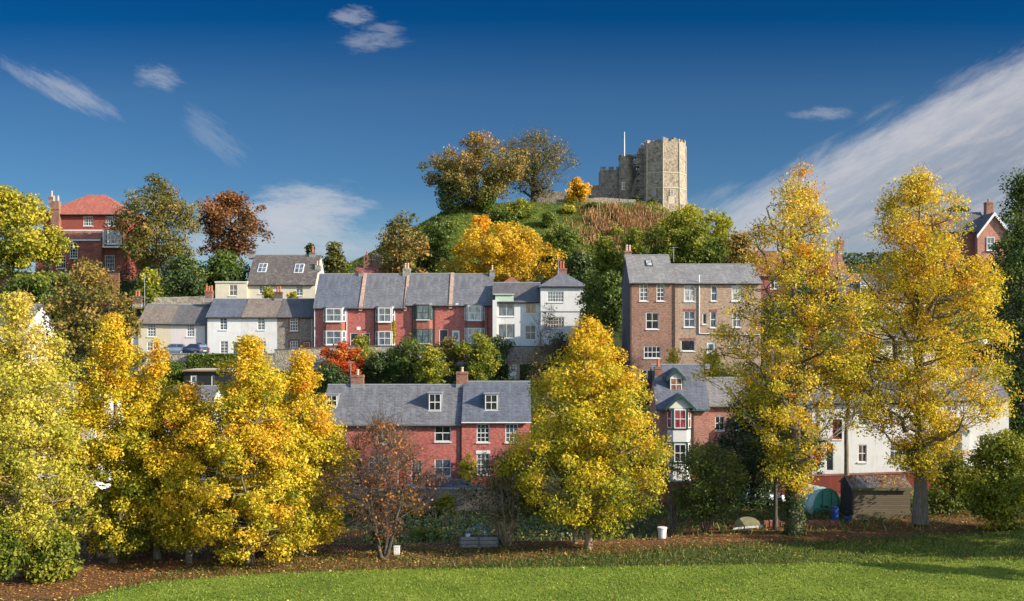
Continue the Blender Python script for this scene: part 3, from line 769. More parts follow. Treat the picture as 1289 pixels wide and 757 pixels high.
h.chim(507.5, 516.5, 338, pots=2, m=STONE, pm=POTC); h.parapet(508.5, 512, PARTY, 0.3)
h = House('terraced_house', 'red brick terraced house with dark green framed bay windows', 511, 567, 138, 8.5, 438, 383, 346, RED2, SLATE, doors=[(553, 415, 564, 437.5, NAVY)], group=TER)
bay(h, 521, 545, 384.5, 402.5, 414, 432, GREENP, GLASSB, REDOLD); h.parapet(565, 569.5, PARTY, 0.3); h.pipe(547, 385, 437); h.pipe(519, 385, 437)
h = House('terraced_house', 'red brick terraced house with a white glazed door, next to the white timber-boarded house', 567, 620, 138, 8.5, 438, 383, 346.5, RED2, SLATE, doors=[(569, 416, 578.5, 437.5, PAINT, True)], group=TER)
bay(h, 585, 610, 385, 403.5, 413, 432, PAINT, GLASSC, REDOLD); h.chim(616.5, 622.5, 340, pots=1, m=STONE, pm=POTC, d=0.8); h.pipe(614, 385, 437)
al = MB(); al.box(h.lx(573.5), h.lx(577), -0.25, 0.0, h.lz(386.5), h.lz(382)); al.build('alarm_box', PAINT, h.root)

# -- white houses at the end
h = House('white_house', 'low white boarded house with a wide picture window under a pale green panel', 620, 681, 136, 8.0, 440, 379.5, 357.5, WHITE, SLATED,
          wins=[(627, 381, 647.5, 398.5, 2, 1, PAINT, GLASSB), (627, 408, 648, 426, 2, 1, OFFW, GLASSB), (661.5, 381, 675, 395, 2, 1, OFFW, GLASSO), (661, 409.5, 674.5, 428, 2, 2, OFFW, GLASSB)], gutter=True)
gp = MB(); gp.box(h.lx(623.5), h.lx(646.5), -0.32, -0.02, h.lz(379.8), h.lz(371.5)); gp.box(h.lx(621), h.lx(648), -0.5, 1.4, h.lz(371.4), h.lz(370.2)); gp.build('green_panel', GREENW, h.root)
wg = MB(); wg.box(h.lx(620.2), h.lx(625.5), -0.5, -0.004, -0.4, h.lz(378)); wg.build('wing_wall', WHITE2, h.root)
h = House('white_house', 'tall white house with a hipped slate roof and triple casement windows', 680.5, 738, 135, 5.4, 436, 360, 343.5, WHITE, SLATE,
          wins=[(689, 367, 709.5, 380.5, 6, 3), (689.5, 399, 710, 413.5, 6, 3)], kind='hip', hip=2.7, over=(0.0, 0.0))
h.chim(701, 713.5, 338, y=4.6, pots=2, m=CHIM, pm=POT, potH=0.9); h.aer(703, 345, 326, y=4.2, w=0.9)
bd = MB(); bd.box(h.x0 - 0.02, h.x1 + 0.02, -0.05, 0.0, h.lz(393), h.lz(391.7)); bd.build('string_band', GREYP, h.root)
hr = House('red_roofed_outhouse', 'small red hipped tile roof peeping over the low white house', 629, 659, 150, 5.0, 385, 359.5, 349, REDOLD, CLAYD, kind='hip', hip=1.55, over=(0, 0), cat='outhouse', extra=2.0)
hb = House('hill_house', 'distant house with orange tiled roof and tall chimney behind the red terrace', 446, 492, 178, 8.0, 372, 345, 336, REDOLD, CLAY, extra=4.0)
hb.chim(458, 466, 322, pots=1, m=CHIM, y=3.0); hb.chim(466.5, 481, 320, pots=0, m=CASTLE, y=5.0, d=1.6)

# -- tall brown brick houses
TALL = 'tall brick houses on the slope'
h = House('tall_house', 'tall brown brick house with shade-coloured dark gable end and a rooflight', 793, 849.5, 122, 9.0, 486, 355.5, 323, BROWN, SLATEP,
          wins=[(805, 357.5, 815.5, 379, 2, 4), (826.5, 357.5, 836.5, 379, 2, 4), (813, 393.5, 829, 414.5, 2, 2), (810.5, 436, 831.5, 451, 4, 2), (805.5, 465.5, 823.5, 482, 2, 1)], sidew=DARKB, group=TALL, gutter=True, over=(0.1, 0.02), eo=0.2)
h.chim(786, 795, 316, pots=2, m=CHIM, pm=POTC); h.roofwin(812.5, 329, 821, 337, GLASSC, BLACKP); h.pipe(794.3, 357, 480); h.pipe(849.2, 357, 450)
h.aer(848, 330, 311, w=1.0)
h = House('tall_house', 'tall buff brick house with white drainpipe, partly behind the tall slender yellow tree', 849.5, 958, 122.2, 8.0, 486, 356.5, 334.5, BUFF, SLATEP,
          wins=[(861, 359.5, 874.5, 379.5, 2, 3, None, GLASSC), (861, 392, 874.5, 412, 2, 2), (884.3, 394.5, 889.5, 408.5, 1, 1), (894, 392.5, 901.5, 412.5, 1, 2), (895, 359.5, 902.5, 379, 1, 2, None, GLASSB),
                (921, 359.5, 935, 379, 2, 2, None, GLASSC), (922, 393, 932.5, 412, 2, 2), (857, 428.5, 874.5, 442, 1, 1), (918, 429, 931.5, 437, 2, 1)],
          doors=[(889.5, 431, 901, 451, PAINT, True)], group=TALL, over=(0.02, 0.1), eo=0.2)
h.pipe(880, 346, 420, PAINT, 0.06)
hp = MB(); hp.tube([(h.lx(880), -0.08, h.lz(420)), (h.lx(957), -0.08, h.lz(421.5))], 0.06, 6); hp.build('waste_pipe', OFFW, h.root)
fl = MB()
for (a, b_, c, d) in ((861, 359.5, 874.5, 379.5), (861, 392, 874.5, 412), (894, 392.5, 901.5, 412.5), (921, 359.5, 935, 379), (922, 393, 932.5, 412), (857, 428.5, 874.5, 442)):
    fl.box(h.lx(a - 1), h.lx(c + 1), -0.02, 0.01, h.lz(b_) + 0.002, h.lz(b_) + 0.26)
fl.build('lintel', REDOLD, h.root)

# -- bargeboarded villa
D_ = 104
h = House('bargeboard_house', 'narrow slate roofed villa with green bargeboarded gables over a two storey bay', 830, 892, D_, 7.5, 606, 513, 461, PINKB, SLATEB, gutter=True, gm=GREENP, over=(0.35, 0.12))
h.chim(824, 832.5, 462, y=2.6, pots=1, m=CHIM, pm=POT, potH=0.9); h.chim(887, 892.5, 466, pots=1, m=CHIM, pm=POT)
xa, xb = h.lx(839.5), h.lx(869.5); pj = 0.75; k = 0.5
bm_ = MB(); plan = [(xa, 0.02), (xa + k, -pj), (xb - k, -pj), (xb, 0.02)]
bm_.prism(plan, -0.6, h.lz(513.5), 'z'); bo = bm_.build('bay', WHITE, h.root)
gt = MB(); gt.prism([(xa - 0.03, -0.05), (xa + k - 0.03, -pj - 0.05), (xb - k + 0.03, -pj - 0.05), (xb + 0.03, -0.05)], h.lz(540.5), h.lz(539), 'z')
gt.prism([(xa - 0.03, -0.05), (xa + k - 0.03, -pj - 0.05), (xb - k + 0.03, -pj - 0.05), (xb + 0.03, -0.05)], h.lz(557), h.lz(555.5), 'z')
gt.prism([(xa - 0.03, -0.05), (xa + k - 0.03, -pj - 0.05), (xb - k + 0.03, -pj - 0.05), (xb + 0.03, -0.05)], h.lz(582.5), h.lz(581), 'z')
for (a0, a1) in ((513.6, 539), (557, 581)):
    for px_ in (xa + k, xb - k): gt.box(px_ - 0.09, px_ + 0.09, -pj - 0.1, -pj + 0.02, h.lz(a1), h.lz(a0))
gt.build('green_trim', GREENP, bo)
ang = math.atan2(pj, k); sl_ = math.hypot(k, pj)
for (t, b_, gm_) in ((515, 538.5, GLASSR), (558, 580.5, GLASS)):
    z = h.lz(b_); hh = h.lz(t) - h.lz(b_)
    window(bo, (xa + xb) / 2, -pj - 0.065, z, xb - xa - 2 * k - 0.2, hh, 2, 2, PAINT, gm_, sill=False)
    for sg in (-1, 1):
        cx = (xa + k / 2) if sg < 0 else (xb - k / 2)
        window(bo, cx + sg * math.sin(ang) * 0.065, -pj / 2 - math.cos(ang) * 0.065, z, sl_ - 0.25, hh, 1, 2, PAINT, gm_, rz=sg * ang, sill=False)
def front_gable(hs, a, c, apex, foot, y0, y1, infill, trim, roofm, name):
    """little gable facing the front with bargeboards and its own pitched roof"""
    mid = (a + c) / 2; xa, xb, xm = hs.lx(a), hs.lx(c), hs.lx(mid); za, zf = hs.lz(apex), hs.lz(foot)
    p = MB(); p.prism([(xa + 0.1, zf), (xb - 0.1, zf), (xm, za - 0.12)], y0 + 0.02, y1, 'y'); o = p.build(name, infill, hs.root)
    r_ = MB(); t = 0.1
    for s in (-1, 1):
        e = xa - 0.12 if s < 0 else xb + 0.12
        sl = (za - zf) / (xm - xa); ez = zf - 0.12 * sl
        r_.prism([(e, ez), (xm, za), (xm, za + t), (e, ez + t)], y0 - 0.12, y1, 'y')
    r_.build('gable_roof', roofm, o)
    b2 = MB()
    for s in (-1, 1):
        e = xa - 0.14 if s < 0 else xb + 0.14
        sl = (za - zf) / (xm - xa); ez = zf - 0.14 * sl
        b2.prism([(e, ez - 0.16), (xm, za - 0.2), (xm, za + t + 0.03), (e, ez + t + 0.03)], y0 - 0.2, y0 - 0.125, 'y')
    b2.build('bargeboard', trim, o)
    return o
front_gable(h, 837.5, 872, 497, 513.4, -pj - 0.05, 2.6, OFFW, GREENP, SLATEB, 'bay_gable')
yd = 1.5
dm = front_gable(h, 843.5, 864.5, 465.5, 477.5, yd, 3.7, OFFW, GREENP, SLATEB, 'dormer')
dbx = MB(); dbx.box(h.lx(844.8), h.lx(863.2), yd + 0.05, yd + 2.0, h.lz(495.5), h.lz(477.6)); dbx.build('dormer_cheek', GREENP, dm)
window(dm, h.lx(854), yd - 0.02, h.lz(493.5), h.lx(861.5) - h.lx(846.5), h.lz(477) - h.lz(493.5), 2, 2, PAINT, GLASSO, sill=True)
h.pipe(872.5, 514, 600, GREENP, 0.06)
lead = MB(); yl = (h.lz(476) - h.ze) / h.slope
lead.tube([(h.x0 - 0.3, yl, h.zroof(yl) + 0.15), (h.lx(843), yl, h.zroof(yl) + 0.15)], 0.05, 5); lead.tube([(h.lx(865), yl, h.zroof(yl) + 0.15), (h.x1 + 0.1, yl, h.zroof(yl) + 0.15)], 0.05, 5); lead.build('lead_roll', GREYP, h.root)
h = House('brick_wing', 'pinkish brick house with pale slate roof, half hidden by foliage beside the villa', 892, 946, 105, 7.0, 606, 510, 477.5, PINKB, SLATEP,
          wins=[(900, 524, 912, 542, 2, 2), (900, 562, 912, 584, 2, 2), (925, 524, 937, 542, 2, 2)])

# -- white houses behind the tall yellow trees
h = House('white_house', 'long white rendered house with slate roof seen between the two tall yellow trees', 1022, 1162, 100, 8.0, 594, 506, 476, WHITE, SLATE,
          wins=[(1048, 528, 1060, 553, 2, 2, REDP, GLASS), (1080, 517, 1091, 536, 2, 2), (1080, 560, 1091, 582, 2, 2), (1112, 517, 1124, 536, 2, 2), (1120, 556, 1132, 580, 2, 2)],
          doors=[(1154, 555, 1161, 592, TEALP), (1040, 558, 1049, 592, NAVY)])
h.pipe(1031, 508, 590)
h = House('white_house', 'white rendered house with open dormer and gabled porch beside the dark trees', 1162, 1270, 100.3, 7.5, 594, 502, 466, WHITE2, SLATE,
          wins=[(1191.5, 505.8, 1204.5, 518, 2, 2), (1232, 504.3, 1245, 523.5, 2, 2), (1191, 542, 1204, 558, 2, 2), (1232, 548, 1245, 566, 2, 2)], extra=1.0)
h.roofwin(1178, 467.5, 1190, 481, GLASS, OFFW, kind='box')
po = front_gable(h, 1186, 1216, 527, 541, -1.1, 0.0, WHITE2, OFFW, SLATE, 'porch')
pw = MB(); pw.box(h.lx(1187.5), h.lx(1190.5), -1.06, -0.01, -0.5, h.lz(541.2)); pw.box(h.lx(1205), h.lx(1214.5), -1.06, -0.01, -0.5, h.lz(541.2)); pw.build('porch_wall', WHITE2, po)
h.aer(1249.5, 470, 430, y=3.0, w=0.7)
ds = MB(); ds.tube([(h.lx(1252), 2.6, h.lz(430)), (h.lx(1253.5), 2.3, h.lz(429))], [0.42, 0.30], 12); ds.build('satellite_dish', PAINT, h.root)

# -- houses further up behind the yellow trees
h = House('hill_house', 'brick house with a gable end, white bargeboards and one chimney at the hilltop among trees', 1186, 1246, 150, 6.0, 345, 290, 269, REDOLD, SLATED, extra=4.0)
gw = MB(); xa, xb = h.lx(1227), h.lx(1267); xm = h.lx(1247)
gw.prism([(xa, -4), (xb, -4), (xb, h.lz(296)), (xm, h.lz(270)), (xa, h.lz(296))], -0.9, 5.2, 'y'); gw.build('front_gable_wall', PINKB, h.root)
gr = MB(); bb_ = MB()
for s in (-1, 1):
    e = xa - 0.25 if s < 0 else xb + 0.25
    sl = (h.lz(270) - h.lz(296)) / (xm - xa); ez = h.lz(296) - 0.25 * sl
    gr.prism([(e, ez + 0.02), (xm, h.lz(270) + 0.02), (xm, h.lz(270) + 0.18), (e, ez + 0.18)], -1.2, 5.2, 'y')
    bb_.prism([(e, ez - 0.25), (xm, h.lz(270) - 0.3), (xm, h.lz(270) + 0.2), (e, ez + 0.2)], -1.32, -1.21, 'y')
gr.build('front_gable_roof', SLATED, h.root); bb_.build('bargeboard', PAINT, h.root)
window(h.root, h.lx(1243), -0.98, h.lz(316), 1.1, 1.9, 2, 2, PAINT, GLASSB)
h.chim(1240, 1248.5, 255, y=2.6, pots=1, m=CHIM, d=0.9, potH=0.5)
h = House('hill_house', 'far brick house with long brown tiled roof glimpsed through the tall yellow trees', 948, 1068, 148, 8.0, 395, 346, 318, REDOLD, CLAYD, wins=[(1008, 348.5, 1018, 364, 2, 2), (1036, 348.5, 1046, 364, 2, 2), (970, 348.5, 980, 364, 2, 2)], extra=4.0)
h.chim(1054.5, 1061.5, 303, pots=1, m=CHIM); h.aer(1066, 318, 298, w=0.8)
h = House('hill_house', 'far white house with slate roof and a white dormer behind the tall yellow trees', 1068, 1178, 140, 8.0, 412, 375, 347, WHITE2, SLATED, wins=[(1100, 379, 1110, 394, 2, 2), (1140, 379, 1150, 394, 2, 2)], extra=4.0)
h.roofwin(1080, 354, 1092, 366, GLASSC, PAINT, kind='box')
h = House('hill_house', 'far pale house with grey roof just above the long white house, behind yellow leaves', 1066, 1180, 124, 7.0, 470, 428, 405, WHITE, SLATEP, wins=[(1090, 432, 1101, 448, 2, 2), (1125, 432, 1136, 448, 2, 2)], extra=4.0)

# -- lower terrace facing the allotments
LOW = 'lower brick terrace facing the allotments'
h = House('terraced_house', 'red brick terraced house behind the bare red leaved tree, with a half hidden dormer', 404, 494, 98, 8.0, 619, 533, 486.5, RED2, SLATE,
          wins=[(474, 537.5, 488.5, 558.5, 2, 4), (464, 574.5, 489, 598, 4, 3), (422, 537.5, 436, 558.5, 2, 4), (422, 576, 436, 598, 2, 4)], doors=[(444, 577, 456, 611, NAVY)], group=LOW, over=(0.06, 0.0))
h.chim(442.5, 458, 472, pots=1, m=CHIM, pm=POTC, potH=0.5); h.aer(441.5, 488, 455, w=0.7); h.roofwin(412, 497, 426, 511, GLASS, PAINT, kind='box')
h = House('terraced_house', 'red brick terraced house with dark doorway and casement windows, beside the stone ramp', 494, 581, 98, 8.0, 619, 533, 486.5, RED2, SLATE,
          wins=[(547, 534.3, 567.5, 556, 2, 2), (547, 578, 567.5, 600, 2, 2, None, GLASSB)], doors=[(518, 578.5, 531, 611, NAVY, True), (500.5, 577, 513.5, 611, REDP)], group=LOW, over=(0.0, 0.0))
h.chim(574.5, 589, 468, pots=1, m=CHIM, pm=POTC, potH=0.5); h.roofwin(541, 495, 556, 516, GLASS, PAINT, kind='box'); h.pipe(580.3, 534, 612)
h = House('terraced_house', 'bright red brick terraced house with a smoother dark slate roof and tall white sashes', 581, 668, 97.8, 8.2, 619, 528.5, 482.5, RED2, SLATEB,
          wins=[(600, 533.5, 616, 557, 3, 4), (600, 571.5, 616, 597.5, 3, 4), (636, 533.5, 652, 557, 3, 4)], doors=[(634, 574, 646, 611, REDP)], group=LOW, gm=PAINT, over=(0.0, 0.06))
h.roofwin(611, 496, 626.5, 515.5, GLASS, PAINT, kind='box')
ll = MB(); ll.box(h.lx(599), h.lx(617), -0.04, 0.0, h.lz(571.4), h.lz(567.3)); ll.build('lintel', PAINT, h.root)

# -- left hilltop red house
h = House('red_house', 'three storey red brick house on the hilltop with hipped orange clay roof and white windows', 54, 160, 165, 9.5, 348, 269.5, 245.5, TILEH, CLAY, kind='hip', hip=5.2, over=(0, 0), eo=0.45,
          wins=[(105, 272.5, 117, 284.5, 4, 3), (133, 272.5, 144.5, 284.5, 4, 3)], extra=5.0)
fw_ = MB(); xa, xb = h.lx(52), h.lx(133.5)
facade(fw_, xa, xb, -3, h.lz(304), [(h.lx(77.5), h.lx(89.5), h.lz(339), h.lz(323.5)), (h.lx(95), h.lx(104.5), h.lz(326.5), h.lz(311))], y=-2.0)
fw_.poly([(xa, -2, -3), (xa, 0, -3), (xa, 0, h.lz(304)), (xa, -2, h.lz(304))]); fw_.poly([(xb, -2, -3), (xb, 0, -3), (xb, 0, h.lz(304)), (xb, -2, h.lz(304))])
lo = fw_.build('lower_wall', REDOLD, h.root)
window(lo, h.lx(83.5), -1.93, h.lz(339), 1.48, 1.92, 4, 4, PAINT, GLASS); window(lo, h.lx(99.75), -2.03, h.lz(326.5), 1.18, 1.9, 3, 4, PAINT, GLASS, arch=True, mid=False)
ro = MB(); ro.prism([(-2.25, h.lz(304)), (0.0, h.lz(291.5)), (0.0, h.lz(290.3)), (-2.25, h.lz(303))], xa - 0.2, xb, 'x'); ro.build('lean_to_roof', CLAYD, h.root)
bn = MB(); bn.box(xa, xb, -2.33, -2.26, h.lz(305), h.lz(303.2)); bn.box(h.lx(68), xb, -0.1, -0.01, h.lz(290.8), h.lz(289.4)); bn.build('white_band', PAINT, h.root)
lw2 = MB(); facade(lw2, h.lx(133.6), h.lx(160), -3, h.lz(311), [(h.lx(130 + 3.6), h.lx(146), h.lz(341.5), h.lz(321.5))], y=-0.6); lw2.build('brick_front', REDOLD, h.root)
window(h.root, h.lx(139.8), -0.53, h.lz(341.5), 1.5, 2.45, 4, 4, PAINT, GLASSB)
ob = MB(); ob.box(h.lx(136), h.lx(159), -1.6, -0.02, h.lz(311), h.lz(290.5)); oo = ob.build('oriel', REDOLD, h.root)
window(oo, h.lx(149), -1.66, h.lz(308.5), 2.2, 2.1, 4, 3, PAINT, GLASSC); wsd = window(oo, h.lx(139.3), -1.66, h.lz(308.5), 0.6, 2.1, 1, 3, PAINT, GLASSB, sill=False)
ot = MB(); ot.box(h.lx(134.5), h.lx(160), -1.85, -0.02, h.lz(313.2), h.lz(311.2)); ot.box(h.lx(134.5), h.lx(136), -1.7, -0.03, h.lz(311), h.lz(290.6)); ot.build('oriel_trim', PAINT, oo)
cs = MB(); cs.box(h.lx(66.5), h.lx(77), -0.85, -0.01, h.lz(303), h.lz(254)); cs.box(h.lx(66), h.lx(77.5), -0.92, 0.05, h.lz(265), h.lz(263.2)); co = cs.build('chimney', CHIM, h.root)
for k_ in (69, 74.5): p = MB(); p.tube([(h.lx(k_), -0.42, h.lz(254)), (h.lx(k_), -0.42, h.lz(247))], [0.2, 0.15], 8); p.build('chimney_pot', POTC, co)
h.chim(62, 68.5, 248, y=3.0, pots=1, m=CHIM, pm=POTC, potH=1.0)

# -- roofs glimpsed at the far left
h = House('cottage', 'left edge house showing only chimney and slate roof behind the lemon yellow tree', -30, 36, 128, 7.0, 455, 410, 385, WHITE2, SLATEB, wins=[(4, 413, 14, 428, 2, 3)])
h.chim(14, 24, 378, pots=1, m=CHIM, pm=POTC, potH=0.5)
h = House('cottage', 'pale house showing a window between the lemon yellow tree and the golden tree', 40, 120, 96, 7.0, 612, 520, 484, WHITE2, SLATE, wins=[(75, 492, 92, 517, 3, 3)])

# -- dark garage and slate roof under it
h = House('garage', 'black timber garage with flat felt roof and white door, below the ivy wall', 232, 292, 124, 5.0, 494, 467.5, 466, BLACKP, CONC, kind='flat', cat='garage', eo=0.35,
          wins=[(266, 473, 270, 488, 1, 1, OFFW, GLASSB)], doors=[(240, 472.5, 248, 490, PAINT, True)], extra=0.8)
ce = MB(); ce.box(h.x0 - 0.1, h.x1 + 0.1, -0.42, -0.355, h.ze + 0.0, h.ze + 0.2); ce.build('fascia', m_plain('weathered_wood', (0.30, 0.17, 0.09), 0.8), h.root)
h = House('cottage', 'low house with slate roof behind the golden treetops, under the black garage', 205, 262, 104, 7.0, 600, 525, 488, WHITE2, SLATE, wins=[(225, 530, 236, 548, 2, 2)])

# ================================================================== WALLS AND FENCES
def wall_run(name, label, pts, th, m, cap=None, cat='wall', rough=0.0):
    """free standing wall along pts of (x, y, zbottom, ztop)"""
    mb = MB(); cp = MB()
    for a, b_ in zip(pts[:-1], pts[1:]):
        dx, dy = b_[0] - a[0], b_[1] - a[1]; L = math.hypot(dx, dy); nx, ny = -dy / L * th / 2, dx / L * th / 2
        n = max(1, int(L / 1.5)) if rough else 1
        zs = [a[3] + (b_[3] - a[3]) * i / n + (random.uniform(-rough, rough) if 0 < i < n else 0) for i in range(n + 1)]
        for i in range(n):
            p, q_ = i / n, (i + 1) / n
            P = (a[0] + dx * p, a[1] + dy * p); Q = (a[0] + dx * q_, a[1] + dy * q_)
            vs = [(P[0] - nx, P[1] - ny, a[2]), (Q[0] - nx, Q[1] - ny, b_[2]), (Q[0] + nx, Q[1] + ny, b_[2]), (P[0] + nx, P[1] + ny, a[2]),
                  (P[0] - nx, P[1] - ny, zs[i]), (Q[0] - nx, Q[1] - ny, zs[i + 1]), (Q[0] + nx, Q[1] + ny, zs[i + 1]), (P[0] + nx, P[1] + ny, zs[i])]
            mb.add(vs, [(4, 5, 6, 7), (0, 1, 5, 4), (2, 3, 7, 6)] + ([(3, 0, 4, 7)] if i == 0 else []) + ([(1, 2, 6, 5)] if i == n - 1 else []))
            if cap:
                k = 1.25
                cv = [(P[0] - nx * k, P[1] - ny * k, zs[i] + 0.003), (Q[0] - nx * k, Q[1] - ny * k, zs[i + 1] + 0.003), (Q[0] + nx * k, Q[1] + ny * k, zs[i + 1] + 0.003), (P[0] + nx * k, P[1] + ny * k, zs[i] + 0.003)]
                cp.add(cv + [(v[0], v[1], v[2] + 0.12) for v in cv], [(0, 3, 2, 1), (4, 5, 6, 7), (0, 1, 5, 4), (2, 3, 7, 6), (1, 2, 6, 5), (3, 0, 4, 7)])
    o = mb.build(name, m)
    if cap: cp.build('coping', cap, o)
    return tag(o, label, cat)
RT = [(X(150, 133), 133, 7.5, Z(446, 133)), (X(250, 133), 133, 7.5, Z(446, 133)), (X(345, 133), 133, 7.5, Z(446, 133))]
wall_run('retaining_wall', 'long flint retaining wall under the parked cars, partly hung with ivy', RT, 0.5, STONE, cap=GREYP)
wall_run('retaining_wall', 'pale rubble retaining wall with dark coping under the red brick terrace', [(X(346, 133), 133, 7.5, Z(441, 133)), (X(440, 133), 133, 8, Z(436, 133)), (X(560, 133), 133, 8, Z(436, 133)), (X(690, 133), 133, 8, Z(437, 133))], 0.5, STONE, cap=SLATED)
wall_run('garden_wall', 'low stone wall between the allotments and the lower terrace', [(X(380, 94.6), 94.6, -3.2, 0.0), (X(560, 94.6), 94.6, -3.2, -0.05), (X(690, 94.6), 94.6, -3.0, -0.05), (X(760, 94.6), 94.6, -2.6, -0.1)], 0.45, FLINT, cap=GREYP, rough=0.05)
wall_run('brick_garden_wall', 'old red brick garden wall below the bargeboarded villa', [(X(770, 92), 92, -1.5, Z(608, 92)), (X(835, 92), 92, -1.5, Z(607, 92)), (X(880, 92), 92, -1.5, Z(607, 92)), (X(950, 92), 92, -1.4, Z(604, 92))], 0.35, REDOLD, cap=CONC)
wall_run('brick_garden_wall', 'dark red brick garden wall behind the green polytunnel and shed', [(X(945, 93), 93, -1.2, Z(608, 93)), (X(1010, 93), 93, -1.2, Z(600, 93)), (X(1100, 93), 93, -1.2, Z(597, 93)), (X(1200, 93), 93, -1.0, Z(594, 93))], 0.35, m_boards('red_stained_boards', (0.20, 0.035, 0.02), 0.16, False, 0.3), cap=CLAYD)
wall_run('hill_wall', 'old brick boundary wall below the hilltop red house', [(X(-10, 156), 156, 16, Z(344, 156)), (X(60, 156), 156, 16, Z(344, 156)), (X(150, 156), 156, 15, Z(345, 156))], 0.4, REDOLD, cap=SLATED)
wall_run('slope_wall', 'rough stone wall and fence line above the cream cottages', [(X(182, 148), 148, 11, Z(375, 148)), (X(258, 148), 148, 11, Z(373, 148))], 0.4, STONE)

# ================================================================== CASTLE
def ring(cx, cy, r, n, rot=0.0, k=1.0): return [(cx + r * math.sin(R(rot + 360 / n * i)) * k, cy - r * math.cos(R(rot + 360 / n * i))) for i in range(n)]
DT = 225
t = empty('castle_tower', (X(835, DT), DT, Z(272, DT)), 'tall octagonal flint castle tower with ruined battlements at the hilltop', 'castle tower')
lx = lambda px: (px - 835) * DT / F
lz = lambda py: (272 - py) * DT / F
Rr = 28.2 * DT / F; rot = -99 + 90
# corners lie at -99, -54, -9, 36, 81 degrees so one face looks slightly right of the camera
def jag(pts, z, amp):
    return [(p[0], p[1], z + random.uniform(-amp, amp)) for p in pts]
TA = -9.0
base = ring(0, 0, Rr * 1.10, 8, TA); r1 = ring(0, 0, Rr, 8, TA); r2 = ring(0, 0, Rr * 0.985, 8, TA)
body = MB(); body.frustum(base, r1, -4.0, lz(250)); body.frustum(r1, r1, lz(250) + 0.001, lz(221)); body.frustum(r2, r2, lz(221) + 0.001, lz(184))
body.build('wall', CASTLE, t)
bat = MB(); th = 0.9
tops = {0: 177.5, 1: 178, 2: 178.5, 3: 181, 4: 184, 5: 184, 6: 183, 7: 179.5}
for i in range(8):
    a, b_ = Vector((*r2[i], 0)), Vector((*r2[(i + 1) % 8], 0)); n = 6
    for j in range(n):
        p, q_ = a.lerp(b_, j / n), a.lerp(b_, (j + 1) / n)
        if i == 7: top = 182.5 - 4.0 * (j / n)            # ruined face looking left
        elif i == 0: top = 178 if j != 2 else 181.0
        elif i == 1: top = 179.0 if j not in (1, 4) else 181.5
        else: top = 180 if j % 2 else 182
        ip, iq = p * 0.8, q_ * 0.8
        zt = lz(top) + random.uniform(-0.3, 0.2)
        vs = [(p.x, p.y, lz(184) + 0.002), (q_.x, q_.y, lz(184) + 0.002), (iq.x, iq.y, lz(184) + 0.002), (ip.x, ip.y, lz(184) + 0.002)]
        bat.add(vs + [(v[0], v[1], zt + random.uniform(-0.22, 0.18)) for v in vs], [(4, 5, 6, 7), (0, 1, 5, 4), (1, 2, 6, 5), (2, 3, 7, 6), (3, 0, 4, 7)])
bat.build('battlements', CASTLE, t)
st_ = MB()
for row, rr_ in ((221, 1.018), (240, 1.02)): st_.frustum(ring(0, 0, Rr * rr_, 8, TA), ring(0, 0, Rr * (rr_ - 0.006), 8, TA), lz(row + 0.6), lz(row - 0.6))
for i in range(8): st_.tube([(base[i][0] * 0.985, base[i][1] * 0.985, -3.5), (r1[i][0], r1[i][1], lz(250)), (r2[i][0], r2[i][1], lz(185))], [0.24, 0.17, 0.15], 5)
st_.build('quoins', ASHLAR, t)
rag = MB()
for k_ in range(26):       # broken stump of the curtain on the left edge
    zz = lz(262) + (lz(190) - lz(262)) * k_ / 25
    wv = 0.7 + 0.7 * math.sin(k_ * 0.9) ** 2 + (1.0 if 17 < k_ < 23 else 0)
    rag.box(-Rr * 0.96 - wv * 0.75, -Rr * 0.6, -1.0 + random.uniform(-0.3, 0.3), 1.2, zz, zz + (lz(190) - lz(262)) / 25 + 0.02)
rag.build('broken_wall_end', CASTLED, t)
def facept(i, f, inset=0.0):
    a, b_ = Vector((*r1[i], 0)), Vector((*r1[(i + 1) % 8], 0)); p = a.lerp(b_, f); nrm = Vector((p.x, p.y, 0)).normalized()
    m_ = (a + b_) / 2; return p, math.atan2(m_.x, -m_.y), m_.normalized()
for (i, f, py0, py1) in ((0, 0.52, 242, 250), (7, 0.45, 241.5, 250)):
    p, ang, nn = facept(i, f); q_ = p + nn * 0.12
    window(t, q_.x, q_.y, lz(py1), 0.9, (py1 - py0) * DT / F, 2, 3, ASHLAR, GLASSB, rz=ang, sill=False, fw=0.17, arch=False, bar=0.07)
nt_ = MB()
p, ang, nn = facept(0, 0.5); 
nic = MB(); nic.box(-0.7, 0.7, -0.08, 0.1, 0, 1.6); no = nic.build('blocked_opening', ASHLAR, t); no.location = (p.x + nn.x * 0.05, p.y + nn.y * 0.05, lz(260)); no.rotation_euler = (0, 0, ang)

